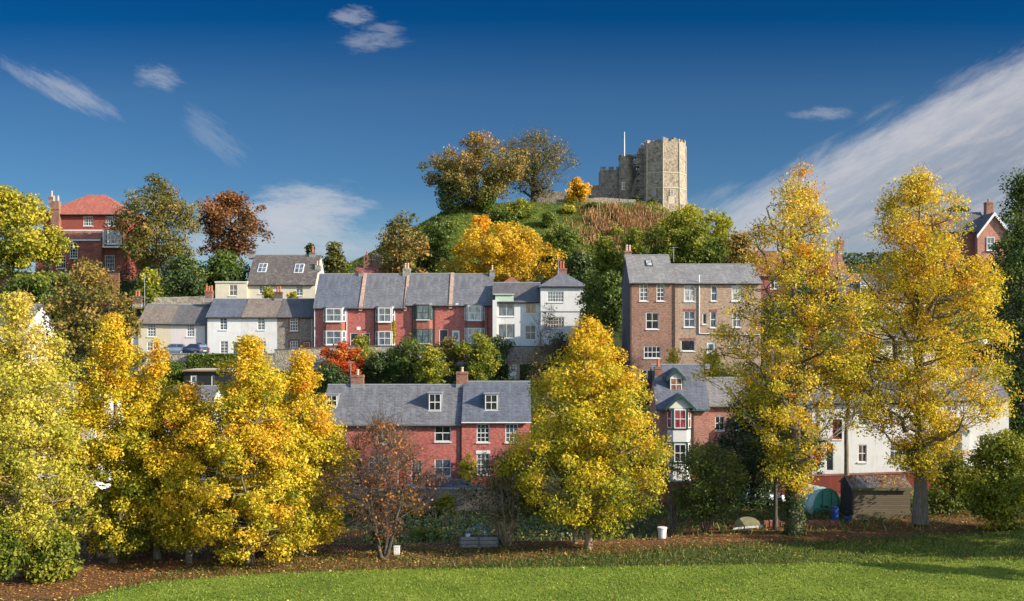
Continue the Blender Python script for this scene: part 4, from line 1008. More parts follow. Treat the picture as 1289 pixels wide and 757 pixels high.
tw = empty('castle_turret', (X(778, 229), 229, Z(252, 229)), 'lower castle wall with a round stair turret and crenellated parapet', 'castle wall')
lx = lambda px: (px - 778) * 229 / F
lz = lambda py: (252 - py) * 229 / F
wl = MB(); wl.box(lx(756), lx(783), 0, 5, -3, lz(214)); wl.box(lx(743), lx(755.9), -0.6, 5, -3, lz(234)); wl.box(lx(743), lx(757), -1.2, -0.61, -3, lz(241))
wl.box(lx(797), lx(809), 2.2, 6, -3, lz(212)); wl.build('wall', CASTLED, tw)
tu = MB(); rad = 9.2 * 229 / F
tu.frustum(ring(lx(788), -0.3, rad * 1.04, 24), ring(lx(788), -0.3, rad, 24), -3, lz(201)); tu.frustum(ring(lx(788), -0.3, rad * 1.07, 24), ring(lx(788), -0.3, rad * 1.07, 24), lz(201) + 0.002, lz(198.5))
for k_ in range(20):
    if k_ % 4 == 3: continue
    a0 = R(18 * k_); rr_ = rad * 1.03
    cxx, cyy = lx(788) + math.sin(a0) * rr_ * 0.93, -0.3 - math.cos(a0) * rr_ * 0.93
    tu.box(cxx - 0.26, cxx + 0.26, cyy - 0.26, cyy + 0.26, lz(198.5) + 0.003, lz(196.6))
tu.build('turret', CASTLE, tw)
cr = MB()
for a, b_ in ((756, 762.5), (766.5, 772.5), (776, 781)): cr.box(lx(a), lx(b_), 0.0, 0.7, lz(214) + 0.002, lz(210))
for a, b_ in ((798.5, 802), (804, 808)): cr.box(lx(a), lx(b_), 2.2, 2.9, lz(212) + 0.002, lz(207))
cr.build('battlements', CASTLED, tw)
rn = MB()
pr_ = [792, 794, 796, 799, 802, 805, 809]; tp_ = [246, 241, 232, 223, 218, 216, 214]
for (a, b_, ta, tb) in zip(pr_[:-1], pr_[1:], tp_[:-1], tp_[1:]):
    vs = [(lx(a), -2.4, -3), (lx(b_), -2.4, -3), (lx(b_), 0.6, -3), (lx(a), 0.6, -3), (lx(a), -2.0, lz(ta)), (lx(b_), -2.0, lz(tb)), (lx(b_), 0.6, lz(tb)), (lx(a), 0.6, lz(ta))]
    rn.add(vs, [(4, 5, 6, 7), (0, 1, 5, 4), (1, 2, 6, 5), (2, 3, 7, 6), (3, 0, 4, 7)])
rn.build('ruined_wall', CASTLED, tw)
window(tw, lx(784.5), -1.86, lz(241), 1.0, 1.7, 2, 2, OFFW, GLASSB, sill=False, fw=0.17, bar=0.07)
fp = MB(); fp.tube([(0, 0, 0), (0, 0, 3), (0, 0, (198 - 166) * 229 / F)], [0.13, 0.11, 0.07], 8); fp.tube([(0, 0, (198 - 166) * 229 / F), (0, 0, (198 - 164.5) * 229 / F)], [0.16, 0.03], 8)
fo = fp.build('flagpole', PAINT); fo.location = (X(786, 229.8), 229.8, Z(199.5, 229.8)); tag(fo, 'bare white flagpole standing on the castle turret', 'flagpole')
wall_run('castle_curtain', 'low dark curtain wall along the mound top behind the bare tree', [(X(668, 224), 224, 38, Z(240, 224)), (X(716, 224), 224, 38, Z(243, 224)), (X(740, 224), 224, 38, Z(247, 224))], 0.8, CASTLED, rough=0.1)
wall_run('castle_curtain', 'thin stone parapet wall around the mound edge in front of the castle', [(X(700, 217.5), 217.5, 38, Z(251.5, 217.5)), (X(760, 217), 217, 38, Z(249, 217)), (X(800, 216.5), 216.5, 38, Z(251.5, 216.5))], 0.5, STONE, rough=0.05)

# ================================================================== TREES
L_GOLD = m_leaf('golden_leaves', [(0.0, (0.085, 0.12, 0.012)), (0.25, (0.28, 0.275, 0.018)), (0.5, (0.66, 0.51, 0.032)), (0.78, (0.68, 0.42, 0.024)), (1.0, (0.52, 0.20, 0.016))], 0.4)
L_LEMON = m_leaf('lemon_leaves', [(0.0, (0.09, 0.125, 0.015)), (0.35, (0.33, 0.33, 0.035)), (0.7, (0.62, 0.52, 0.07)), (1.0, (0.60, 0.44, 0.10))], 0.4)
L_OLIVE = m_leaf('olive_brown_leaves', [(0.0, (0.05, 0.07, 0.013)), (0.5, (0.17, 0.15, 0.03)), (1.0, (0.38, 0.22, 0.05))], 0.3)
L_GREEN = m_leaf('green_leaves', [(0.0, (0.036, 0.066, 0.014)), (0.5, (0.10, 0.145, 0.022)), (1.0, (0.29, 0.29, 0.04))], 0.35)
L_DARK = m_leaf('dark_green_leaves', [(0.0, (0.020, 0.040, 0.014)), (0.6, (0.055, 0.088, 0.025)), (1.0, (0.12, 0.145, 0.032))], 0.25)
L_RUST = m_leaf('rusty_leaves', [(0.0, (0.09, 0.05, 0.02)), (0.5, (0.23, 0.10, 0.03)), (1.0, (0.42, 0.17, 0.04))], 0.35)
L_RED = m_leaf('red_leaves', [(0.0, (0.14, 0.09, 0.02)), (0.35, (0.40, 0.05, 0.018)), (0.75, (0.55, 0.11, 0.02)), (1.0, (0.52, 0.22, 0.03))], 0.4)
L_AMBER = m_leaf('amber_leaves', [(0.0, (0.30, 0.20, 0.02)), (0.5, (0.70, 0.45, 0.025)), (1.0, (0.70, 0.33, 0.02))], 0.4)
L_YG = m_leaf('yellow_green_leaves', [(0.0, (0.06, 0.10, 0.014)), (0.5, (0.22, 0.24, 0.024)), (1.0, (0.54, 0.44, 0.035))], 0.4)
B_GREY = m_bark('grey_bark', (0.17, 0.135, 0.10)); B_DARK = m_bark('dark_bark', (0.075, 0.06, 0.048)); B_PALE = m_bark('pale_bark', (0.30, 0.21, 0.13)); B_TWIG = m_bark('reddish_twigs', (0.16, 0.10, 0.07))

def tube_np(acc, pts, rad, n=5):
    pts = np.asarray(pts, float); m = len(pts); rad = np.asarray(rad, float)
    t = np.gradient(pts, axis=0); t /= np.linalg.norm(t, axis=1, keepdims=True) + 1e-9
    ref = np.where(np.abs(t[:, 2:3]) > 0.9, np.array([[1.0, 0, 0]]), np.array([[0, 0, 1.0]]))
    if (np.abs(t[:, 2]) > 0.9).any() and (np.abs(t[:, 2]) <= 0.9).any(): ref = np.repeat(np.array([[0.8, 0.6, 0.05]]), m, 0)
    a = np.cross(t, ref); a /= np.linalg.norm(a, axis=1, keepdims=True) + 1e-9
    b = np.cross(t, a)
    ang = np.arange(n) * 2 * np.pi / n
    ring_ = pts[:, None, :] + rad[:, None, None] * (a[:, None, :] * np.cos(ang)[None, :, None] + b[:, None, :] * np.sin(ang)[None, :, None])
    o = acc['n']; acc['v'].append(ring_.reshape(-1, 3))
    i = np.arange(m - 1)[:, None]; k = np.arange(n)[None, :]
    q = np.stack([i * n + k, i * n + (k + 1) % n, (i + 1) * n + (k + 1) % n, (i + 1) * n + k], -1).reshape(-1, 4) + o
    acc['q'].append(q); acc['n'] += m * n

def bez(p0, p1, p2, n=6, wob=0.0):
    s = np.linspace(0, 1, n)[:, None]
    p = (1 - s) ** 2 * p0 + 2 * s * (1 - s) * p1 + s ** 2 * p2
    if wob: p[1:-1] += rng.normal(0, wob, (n - 2, 3))
    return p

def unit(v): return v / (np.linalg.norm(v, axis=-1, keepdims=True) + 1e-9)

def leaf_quads(P, outward, size, up=0.45, rnd=0.8, aspect=0.62):
    n = len(P)
    nr = unit(outward * 0.7 + np.array([0, 0, up]) + rng.normal(0, rnd, (n, 3)))
    tg = unit(np.cross(nr, rng.normal(0, 1, (n, 3)) + np.array([0, 0, 0.3])))
    bt = np.cross(nr, tg)
    L = (size * np.exp(rng.normal(0, 0.28, n)))[:, None] * 0.5; W = L * aspect
    V = np.stack([P - tg * L, P + bt * W + tg * L * 0.1, P + tg * L, P - bt * W + tg * L * 0.1], 1).reshape(-1, 3)
    return V, np.arange(4 * n).reshape(n, 4)

PROF = {
 'cone': [(0, .62), (.08, .92), (.22, 1.0), (.42, .95), (.63, .74), (.82, .46), (.94, .22), (1, .06)],
 'egg': [(0, .42), (.1, .78), (.28, 1.0), (.5, .97), (.72, .75), (.88, .45), (.97, .2), (1, .08)],
 'round': [(0, .35), (.12, .72), (.35, .98), (.55, 1.0), (.75, .84), (.9, .52), (1, .12)],
 'dome': [(0, .8), (.2, 1.0), (.45, .97), (.7, .78), (.88, .48), (1, .12)],
 'tall': [(0, .28), (.12, .62), (.26, .92), (.45, 1.0), (.58, .90), (.74, .74), (.87, .54), (.96, .27), (1, .06)],
 'vase': [(0, .18), (.2, .5), (.45, .86), (.65, 1.0), (.82, .9), (.93, .6), (1, .2)],
 'column': [(0, .6), (.2, .95), (.5, 1.0), (.75, .75), (.9, .4), (1, .08)],
}
NLEAF = [0]
def tree(name, label, px, D, ptop, hw, leaf, bark, prof='egg', pcb=None, nl=9, nc=120, n=12000, ls=0.22, cr=0.8, tr=0.28, v0=0.5, vg=0.0, vc=0.16, vl=0.10,
         cat='tree', group=None, pbase=None, inner=0.75, lump=0.22, lean=0.0, stems=1, twigs=0, limb_up=0.5, shape=(1, 1, 0.75), dx=0.0, depth=0.9, ivy=None, seed=None, twl=1.0, trunkname='trunk', zb=None):
    """one tree: trunk with limbs and branches, crown of leaf clumps; rows/columns read at depth D"""
    x0 = X(px, D)
    z0 = H(x0, D) if pbase is None else Z(pbase, D)
    if zb is not None: z0 = zb
    h = Z(ptop, D) - z0; Rr = hw * D / F
    zc = (h * 0.18) if pcb is None else max(0.15, Z(pcb, D) - z0)
    root = empty(name, (x0, D, z0), label, cat, group)
    pt = np.array(PROF[prof]) if isinstance(prof, str) else np.array(prof)
    pr = lambda t: np.interp(t, pt[:, 0], pt[:, 1])
    ddx = dx * D / F
    acc = dict(v=[], q=[], n=0); skel_p, skel_r = [], []
    ph = rng.uniform(0, 6.28, 6)
    def axis_at(t): return np.stack([ddx * t + lean * h * t ** 1.3, 0 * t, zc + (h - zc) * t], -1)
    for s in range(stems):
        a0 = rng.uniform(0, 6.28); rad0 = tr * (1 if stems == 1 else rng.uniform(0.6, 1.0))
        m = 11; f = np.linspace(0, 1, m); top = h * (0.90 if stems == 1 else rng.uniform(0.6, 0.9))
        spread = 0 if stems == 1 else Rr * 0.5
        tp = np.stack([ddx * np.clip((f * top - zc) / max(h - zc, .1), 0, 1) + lean * h * f ** 1.3 + math.cos(a0) * (spread * f ** 0.8 + (0.25 * tr if stems > 1 else 0)), math.sin(a0) * (spread * f ** 0.8), -0.35 + f * (top + 0.35)], 1)
        tp[1:-1, :2] += rng.normal(0, 0.010 * h, (m - 2, 2)) * f[1:-1, None]
        rr = rad0 * (1 - f) ** 0.75 + 0.018 * h / 10 + rad0 * 0.35 * np.exp(-f * 18)
        tube_np(acc, tp, rr, 9 if stems == 1 else 6)
        lo = zc * 0.75 / top if stems == 1 else 0.2
        for i in range(max(2, nl // stems)):
            fa = lo + (0.88 - lo) * (i + rng.uniform(0, .6)) / max(2, nl // stems)
            p0 = np.array([np.interp(fa, f, tp[:, k]) for k in range(3)]); r0 = np.interp(fa, f, rr) * rng.uniform(0.42, 0.65)
            az = a0 + i * 2.399 + rng.uniform(-.5, .5)
            zt = max(p0[2], zc * 0.9) + (h - max(p0[2], zc)) * rng.uniform(0.15, 0.75) * (0.5 + limb_up) * (0.25 + 0.75 * (i + 0.5) / max(2, nl // stems))
            zt = min(zt, h * 0.96); tt = np.clip((zt - zc) / (h - zc), 0, 1); re = pr(tt) * Rr * rng.uniform(0.6, 0.92)
            ax = axis_at(np.array(tt)); p2 = np.array([ax[0] + math.cos(az) * re, math.sin(az) * re * depth, zt])
            mid = p0 + (p2 - p0) * np.array([0.55, 0.55, 0.28 if limb_up < 0.6 else 0.22]); 
            if limb_up > 0.7: mid = p0 + (p2 - p0) * np.array([0.40, 0.40, 0.55])
            lp = bez(p0, mid, p2, 7, 0.012 * h); lr = np.linspace(r0, 0.02 * h / 10, 7)
            tube_np(acc, lp, lr, 6)
            skel_p.append(lp[1:]); skel_r.append(lr[1:])
        k0 = max(2, int(m * max(lo, 0.2))); skel_p.append(tp[k0:]); skel_r.append(rr[k0:])
    SP = np.concatenate(skel_p); SR = np.concatenate(skel_r)
    # clumps through the crown volume
    tt = rng.uniform(0, 1, nc * 4); keep = rng.uniform(0, 1, nc * 4) < (pr(tt) ** 1.1 + 0.10); tt = tt[keep][:nc]
    az = rng.uniform(0, 6.283, len(tt))
    lumpf = 1 + lump * (np.sin(az * 2 + tt * 7 + ph[0]) * 0.45 + np.sin(az * 3 - tt * 11 + ph[1]) * 0.4 + np.sin(az * 5 + tt * 17 + ph[2]) * 0.35)
    u = 1 - inner * rng.uniform(0, 1, len(tt)) ** 1.7
    ax = axis_at(tt); rad = Rr * pr(tt) * lumpf * u
    cs_ = cr * np.exp(rng.normal(0, 0.25, len(tt)))
    rad = np.maximum(rad - cs_ * 0.5, 0)
    Cc = np.stack([ax[:, 0] + np.cos(az) * rad, np.sin(az) * rad * depth, ax[:, 2] + rng.normal(0, 0.02 * h, len(tt))], 1)
    Cc[:, 2] = np.clip(Cc[:, 2], zc * 0.9 if zc > 0.5 else 0.2, h - cs_ * 0.35)
    for i, c in enumerate(Cc):
        d = SP - c; dist = np.linalg.norm(d, axis=1); cost = dist + np.maximum(0, d[:, 2] + 0.25 * dist) * 1.5
        j = int(np.argmin(cost)); p0 = SP[j]; r0 = min(SR[j] * 0.6, 0.009 * dist[j] + 0.012 + 0.0006 * h)
        mid = p0 + (c - p0) * np.array([0.55, 0.55, 0.35])
        tube_np(acc, bez(p0, mid, c, 5, 0.03 * dist[j]), np.linspace(r0, 0.35 * r0, 5), 4)
        for k in range(twigs):
            e = c + unit(rng.normal(0, 1, 3) + np.array([(c[0] - ax[i][0]) * 0.35 / max(Rr, .1), c[1] * 0.35 / max(Rr, .1), 0.75])) * cs_[i] * rng.uniform(0.6, 1.5) * twl
            s = p0 + (c - p0) * rng.uniform(0.45, 1.0)
            tube_np(acc, bez(s, (s + e) / 2 + rng.normal(0, 0.08 * cs_[i], 3), e, 4), np.linspace(max(0.012, r0 * 0.45), 0.007 + 0.0003 * h, 4), 3)
    V = np.concatenate(acc['v']); Q = np.concatenate(acc['q'])
    fast_mesh(trunkname, V, Q, bark, root, smooth=True)
    # leaves
    if n > 0:
        wgt = cs_ ** 2 * rng.uniform(0.4, 1.6, len(tt)); wgt /= wgt.sum()
        ci = rng.choice(len(tt), n, p=wgt)
        dr = unit(rng.normal(0, 1, (n, 3))); uu = rng.uniform(0, 1, n) ** 0.45 * (1 + 0.35 * rng.uniform(0, 1, n) * (rng.uniform(0, 1, n) < 0.15))
        P = Cc[ci] + dr * (cs_[ci] * uu)[:, None] * np.array(shape)
        if zc < 0.6: P[:, 2] = np.maximum(P[:, 2], rng.uniform(0.02, 0.3, n))
        cv = rng.normal(0, 1, len(tt))
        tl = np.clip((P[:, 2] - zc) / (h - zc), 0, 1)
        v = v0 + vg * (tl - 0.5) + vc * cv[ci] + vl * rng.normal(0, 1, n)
        outw = unit(P - np.stack([ddx * tl + lean * h * tl ** 1.3, 0 * tl, np.full(n, zc + (h - zc) * 0.4)], 1))
        LV, LQ = leaf_quads(P, 0.6 * dr + 0.5 * outw, ls)
        fast_mesh('crown', LV, LQ, leaf, root, np.clip(v, 0.01, 0.99)); NLEAF[0] += n
    return root, h

def ivy_on(root, r, z1, n, ls=0.16):
    zz = rng.uniform(0, 1, n) ** 1.2 * z1; a = rng.uniform(0, 6.283, n); rr = r * (1.05 + 0.9 * rng.uniform(0, 1, n)) * (1 - 0.35 * zz / z1)
    P = np.stack([np.cos(a) * rr, np.sin(a) * rr, zz], 1); o = P * np.array([1, 1, 0]); 
    V, Q = leaf_quads(P, unit(o), ls, 0.1, 0.5, 0.9)
    fast_mesh('ivy', V, Q, L_DARK, root, rng.uniform(0.1, 1, n))

FRONT = 'row of trees along the edge of the playing field'
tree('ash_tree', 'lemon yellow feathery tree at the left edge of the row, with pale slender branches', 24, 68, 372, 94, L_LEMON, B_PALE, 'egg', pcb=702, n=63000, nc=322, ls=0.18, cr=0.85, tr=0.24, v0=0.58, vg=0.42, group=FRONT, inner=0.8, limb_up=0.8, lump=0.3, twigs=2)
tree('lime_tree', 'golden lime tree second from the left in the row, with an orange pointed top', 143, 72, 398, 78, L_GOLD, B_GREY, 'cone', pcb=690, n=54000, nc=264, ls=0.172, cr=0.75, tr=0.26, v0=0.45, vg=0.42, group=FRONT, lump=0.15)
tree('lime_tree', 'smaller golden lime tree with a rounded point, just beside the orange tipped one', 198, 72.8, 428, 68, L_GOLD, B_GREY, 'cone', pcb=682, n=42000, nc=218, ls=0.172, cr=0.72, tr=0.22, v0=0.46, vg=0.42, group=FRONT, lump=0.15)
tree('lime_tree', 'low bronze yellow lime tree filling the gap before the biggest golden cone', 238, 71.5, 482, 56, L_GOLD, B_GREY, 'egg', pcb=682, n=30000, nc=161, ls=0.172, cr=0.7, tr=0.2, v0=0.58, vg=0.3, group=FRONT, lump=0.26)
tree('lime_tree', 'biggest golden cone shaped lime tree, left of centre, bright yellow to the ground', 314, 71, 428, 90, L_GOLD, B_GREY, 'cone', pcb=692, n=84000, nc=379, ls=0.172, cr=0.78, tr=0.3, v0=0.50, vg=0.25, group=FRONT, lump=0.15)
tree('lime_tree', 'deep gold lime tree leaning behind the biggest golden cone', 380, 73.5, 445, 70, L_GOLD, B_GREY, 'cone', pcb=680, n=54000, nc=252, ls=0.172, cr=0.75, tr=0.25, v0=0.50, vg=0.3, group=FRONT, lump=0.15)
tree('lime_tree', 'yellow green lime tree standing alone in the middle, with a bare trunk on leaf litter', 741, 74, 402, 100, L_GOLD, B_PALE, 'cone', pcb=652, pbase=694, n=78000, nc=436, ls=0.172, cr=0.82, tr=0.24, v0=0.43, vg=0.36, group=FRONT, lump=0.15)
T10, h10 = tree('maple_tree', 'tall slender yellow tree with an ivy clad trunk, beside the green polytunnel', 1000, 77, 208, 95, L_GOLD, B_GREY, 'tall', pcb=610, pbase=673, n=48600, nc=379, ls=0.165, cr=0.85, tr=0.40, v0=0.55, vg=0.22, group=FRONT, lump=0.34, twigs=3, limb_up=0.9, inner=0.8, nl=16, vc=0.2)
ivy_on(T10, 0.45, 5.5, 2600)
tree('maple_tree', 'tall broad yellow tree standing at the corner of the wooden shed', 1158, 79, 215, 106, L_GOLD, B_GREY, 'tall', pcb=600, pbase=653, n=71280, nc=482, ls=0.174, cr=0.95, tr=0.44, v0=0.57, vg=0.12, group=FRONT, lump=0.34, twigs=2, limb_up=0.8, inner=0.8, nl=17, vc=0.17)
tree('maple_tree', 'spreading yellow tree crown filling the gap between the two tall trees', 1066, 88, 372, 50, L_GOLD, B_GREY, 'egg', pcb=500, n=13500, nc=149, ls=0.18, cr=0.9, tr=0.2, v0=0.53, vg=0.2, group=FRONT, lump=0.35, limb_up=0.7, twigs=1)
tree('sapling', 'thin bare trunked sapling with a few leaves beside the ivy clad trunk', 976, 79, 470, 18, L_OLIVE, B_DARK, 'column', pcb=590, pbase=660, n=800, nc=30, ls=0.2, cr=0.6, tr=0.16, twigs=2)
tree('young_tree', 'second slim trunk with dark leaves just behind the lone yellow green lime', 724, 76, 560, 30, L_GREEN, B_PALE, 'egg', pcb=650, pbase=692, n=4000, nc=50, ls=0.2, cr=0.6, tr=0.16, v0=0.5)
tree('bare_tree', 'half bare small tree with few red orange leaves before the lower terrace', 482, 72.5, 530, 72, L_RUST, B_DARK, 'round', pcb=672, pbase=704, n=4000, nc=220, ls=0.17, cr=0.8, tr=0.19, stems=3, v0=0.8, vg=0.5, twigs=9, limb_up=0.8, lump=0.3, nl=14, twl=1.3)
tree('bare_tree', 'dark twiggy multi stemmed tree with pale curved trunks beside the raised bed', 640, 76, 570, 62, L_GREEN, B_PALE, 'round', pcb=655, pbase=696, n=6500, nc=190, ls=0.14, cr=0.75, tr=0.17, v0=0.18, vg=0.3, twigs=6, stems=5, nl=15, limb_up=0.7, twl=1.2)
tree('evergreen_bush', 'dark evergreen bush under the half bare red leaved tree', 487, 75, 650, 21, L_DARK, B_DARK, 'dome', pcb=704, n=4500, nc=50, ls=0.16, cr=0.5, tr=0.1, cat='bush', v0=0.3)
tree('evergreen_bush', 'dark ivy covered bush in the deep shade below the lemon yellow tree', 66, 67, 672, 36, L_YG, B_DARK, 'dome', pcb=722, n=9000, nc=110, ls=0.2, cr=0.7, tr=0.12, cat='bush', v0=0.36, lump=0.35)
tree('evergreen_bush', 'green leaved bush at the left edge below the lemon yellow tree', -4, 65, 660, 32, L_YG, B_DARK, 'dome', pcb=718, n=8000, nc=80, ls=0.2, cr=0.65, tr=0.1, cat='bush', v0=0.3)
tree('thorn_bush', 'shadowy bush low behind the golden lime trunks', 165, 77, 640, 60, L_DARK, B_DARK, 'dome', pcb=704, n=7000, nc=80, ls=0.2, cr=0.7, tr=0.1, cat='bush', v0=0.4)
tree('sunlit_lime_boughs', 'low amber bush form standing in for sunlit lower boughs of the golden limes', 232, 74, 638, 48, L_AMBER, B_DARK, 'dome', pcb=668, n=5500, nc=60, ls=0.18, cr=0.5, tr=0.1, cat='bush', v0=0.55, shape=(1.4, 1, 0.5))  # added clump standing in for the limes' low sunlit boughs
tree('thorn_bush', 'dark bush in the shade behind the biggest golden cone', 345, 78, 625, 70, L_DARK, B_DARK, 'dome', pcb=700, n=7000, nc=80, ls=0.2, cr=0.7, tr=0.1, cat='bush', v0=0.4)
tree('elder_bush', 'large olive green bush with many thin stems in front of the bargeboarded villa', 888, 80, 558, 52, L_GREEN, B_TWIG, 'round', pcb=650, pbase=668, n=13000, nc=170, ls=0.17, cr=0.7, tr=0.1, v0=0.45, vg=0.5, twigs=3, stems=5, nl=10, cat='bush')
tree('yew_tree', 'tall dark evergreen tree behind the slender yellow tree', 952, 90, 478, 52, L_DARK, B_DARK, 'egg', pcb=640, n=24000, nc=200, ls=0.2, cr=0.9, tr=0.25, v0=0.35)
tree('yew_tree', 'dark green bushy tree low to the side of the polytunnel', 1012, 95, 520, 32, L_DARK, B_DARK, 'egg', pcb=620, n=8000, nc=90, ls=0.2, cr=0.8, tr=0.2, v0=0.45)
tree('laurel_bush', 'bright yellow green bush at the right edge of the field', 1262, 76, 545, 50, L_YG, B_DARK, 'round', pcb=662, pbase=668, n=22000, nc=190, ls=0.2, cr=0.7, tr=0.12, v0=0.46, vg=0.25, cat='bush', lump=0.3)
tree('laurel_bush', 'olive bush between the broad tall tree and the right hand laurel', 1200, 84, 568, 36, L_YG, B_DARK, 'dome', pcb=645, n=9000, nc=100, ls=0.19, cr=0.6, tr=0.1, v0=0.3, cat='bush', lump=0.3)
tree('elm_tree', 'dark green tree with a thin leafy top at the right edge of the picture', 1287, 106, 220, 55, L_GREEN, B_DARK, 'tall', pcb=560, n=26000, nc=260, ls=0.27, cr=1.1, tr=0.35, v0=0.22, vg=0.2, lump=0.35, limb_up=0.8, twigs=1)
tree('elm_tree', 'dense dark tree behind the white dormer house at the right', 1290, 112, 330, 62, L_DARK, B_DARK, 'egg', pcb=560, n=22000, nc=200, ls=0.28, cr=1.2, tr=0.3, v0=0.55)

tree('shrub', 'yellow green shrub against the lower terrace beside the tall white sashes', 590, 97.1, 570, 13, L_YG, B_DARK, 'egg', pcb=612, n=1800, nc=30, ls=0.18, cr=0.4, tr=0.06, v0=0.7, cat='shrub', nl=5)
tree('shrub', 'orange brown shrub low against the allotment stone wall', 512, 93.3, 622, 24, L_AMBER, B_DARK, 'dome', n=2400, nc=40, ls=0.17, cr=0.45, tr=0.06, v0=0.5, cat='shrub', nl=5, twigs=2, pcb=648)
tree('shrub', 'yellow tinged climber bush in the middle of the allotment stone wall', 560, 93.8, 622, 18, L_YG, B_DARK, 'dome', n=2200, nc=36, ls=0.17, cr=0.4, tr=0.06, v0=0.6, cat='shrub', nl=5, pcb=648)
tree('shrub', 'pale green leafy shrub at the end of the vegetable rows', 535, 82, 668, 22, L_YG, B_DARK, 'dome', n=2600, nc=40, ls=0.16, cr=0.4, tr=0.06, v0=0.4, cat='shrub', nl=5, pcb=688)
# trees behind the front row
tree('chestnut_tree', 'rounded olive brown tree between the lemon yellow tree and the cream cottage', 110, 112, 332, 68, L_OLIVE, B_DARK, 'round', pcb=540, n=26000, nc=230, ls=0.3, cr=1.1, tr=0.3, v0=0.5, vg=0.5)
BANK = 'shrubs on the bank between the two terraces'
for (nm, lb, px, D, pt, hw, lf, n_, v_, pf) in (
    ('sumac', 'flame red sumac bush below the end of the red terrace', 432, 127, 432, 30, L_RED, 5000, 0.62, 'dome'),
    ('shrub', 'yellow green shrub just above the flame red sumac', 455, 130, 424, 20, L_YG, 3000, 0.5, 'round'),
    ('shrub', 'dark blue green shrub under the flame red sumac', 415, 124, 458, 26, L_DARK, 3500, 0.5, 'dome'),
    ('shrub', 'dark ivy mound between the sumac and the big green shrubs', 478, 128, 446, 22, L_DARK, 3200, 0.6, 'dome'),
    ('shrub', 'wide olive green shrub under the green bay windows', 515, 128, 424, 30, L_GREEN, 5500, 0.55, 'round'),
    ('shrub', 'bright yellowish shrub low in the middle of the bank', 543, 124, 440, 24, L_YG, 4500, 0.55, 'round'),
    ('shrub', 'brown green shrub beneath the white glazed door', 566, 127, 426, 22, L_OLIVE, 3800, 0.45, 'round'),
    ('shrub', 'leafy green shrub with yellow tips near the lower chimney', 600, 126, 420, 30, L_YG, 6000, 0.42, 'round'),
    ('shrub', 'dark green shrub beside the little wooden playhouse', 628, 129, 424, 20, L_DARK, 4200, 0.55, 'round'),
    ('shrub', 'dark evergreen shrub in front of the tall white house', 706, 132, 420, 26, L_DARK, 3600, 0.5, 'dome'),
    ('shrub', 'small dark shrub at the foot of the black garage', 218, 126, 456, 16, L_GREEN, 2500, 0.35, 'dome'),
    ('shrub', 'dark shrub in the gap next to the dark gable', 768, 128, 440, 24, L_DARK, 3800, 0.55, 'dome'),
    ('shrub', 'pale green shrub catching light beside the dark gable', 760, 132, 420, 16, L_YG, 1800, 0.4, 'dome'),
    ('shrub', 'potted looking yellow shrub on the roof terrace above the villa', 848, 119, 438, 9, L_YG, 900, 0.75, 'round'),
    ('shrub', 'green shrub behind the villa chimney', 896, 119, 446, 14, L_YG, 1300, 0.4, 'dome')):
    tree(nm, lb, px, D, pt, hw, lf, B_DARK, pf, pcb=(470 if D > 126 else 484), n=n_, nc=45, ls=0.27, cr=0.8, tr=0.1, v0=v_, vg=0.25, cat='shrub', group=BANK, lump=0.32, nl=5)
tree('bare_shrub', 'bare purple brown shrub in front of the white boarded house', 690, 130, 384, 24, L_RUST, B_TWIG, 'round', pcb=450, n=260, nc=70, ls=0.2, cr=0.8, tr=0.13, twigs=6, stems=2, nl=8, limb_up=0.9, cat='shrub')
tree('bare_shrub', 'brown bare thicket at the foot of the white houses', 676, 127, 430, 26, L_OLIVE, B_TWIG, 'dome', pcb=480, n=700, nc=60, ls=0.2, cr=0.7, tr=0.08, twigs=6, stems=4, nl=8, cat='shrub')
tree('birch_tree', 'slim leaning green birch beside the tall white house', 748, 128, 338, 20, L_GREEN, B_DARK, 'column', pcb=440, n=7500, nc=80, ls=0.26, cr=0.9, tr=0.14, v0=0.62, lean=-0.03, twigs=1)
tree('shrub', 'small yellow shrub in front of the cream house', 340, 146.5, 362, 10, L_YG, B_DARK, 'round', n=900, nc=16, ls=0.3, cr=0.6, tr=0.08, cat='shrub', v0=0.7, pcb=378)
tree('shrub', 'small yellow shrub near the chimney in front of the cream house', 368, 146.5, 366, 7, L_YG, B_DARK, 'round', n=500, nc=10, ls=0.3, cr=0.5, tr=0.08, cat='shrub', v0=0.7, pcb=380)

# trees up the hill
HILL = 'trees on the castle hill'
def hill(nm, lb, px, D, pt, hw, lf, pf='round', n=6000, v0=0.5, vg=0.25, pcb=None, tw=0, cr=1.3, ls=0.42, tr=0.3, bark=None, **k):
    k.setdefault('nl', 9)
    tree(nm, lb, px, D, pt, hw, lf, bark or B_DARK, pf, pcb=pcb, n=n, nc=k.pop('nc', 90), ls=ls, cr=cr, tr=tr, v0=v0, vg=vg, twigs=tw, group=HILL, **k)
hill('oak_tree', 'tall brownish green tree beside the hilltop red house, with a forked pale trunk', 198, 157, 222, 54, L_OLIVE, 'egg', 15000, 0.42, 0.1, pcb=338, bark=B_PALE, tw=1, nc=170, tr=0.42, ls=0.36, limb_up=0.8, lump=0.3)
hill('copper_beech', 'rusty brown round tree on the skyline left of the terraces', 291, 168, 244, 45, L_RUST, 'round', 9500, 0.30, 0.2, pcb=322, tw=2, nc=130, lump=0.28)
hill('maple_tree', 'yellow green tree at the left edge beside the hilltop red house', 8, 150, 238, 58, L_YG, 'round', 15000, 0.72, 0.3, pcb=338, nc=150, lump=0.3, tr=0.5, bark=B_GREY)
hill('maple_tree', 'small yellow bough in front of the hilltop red house', 62, 152, 288, 24, L_YG, 'round', 3400, 0.72, 0.2, pcb=326, nc=40, lump=0.3)
hill('conifer', 'small dark pointed conifer behind the end of the red terrace', 421, 164, 306, 17, L_OLIVE, 'cone', 3000, 0.22, 0.2, pcb=346, cr=0.9)
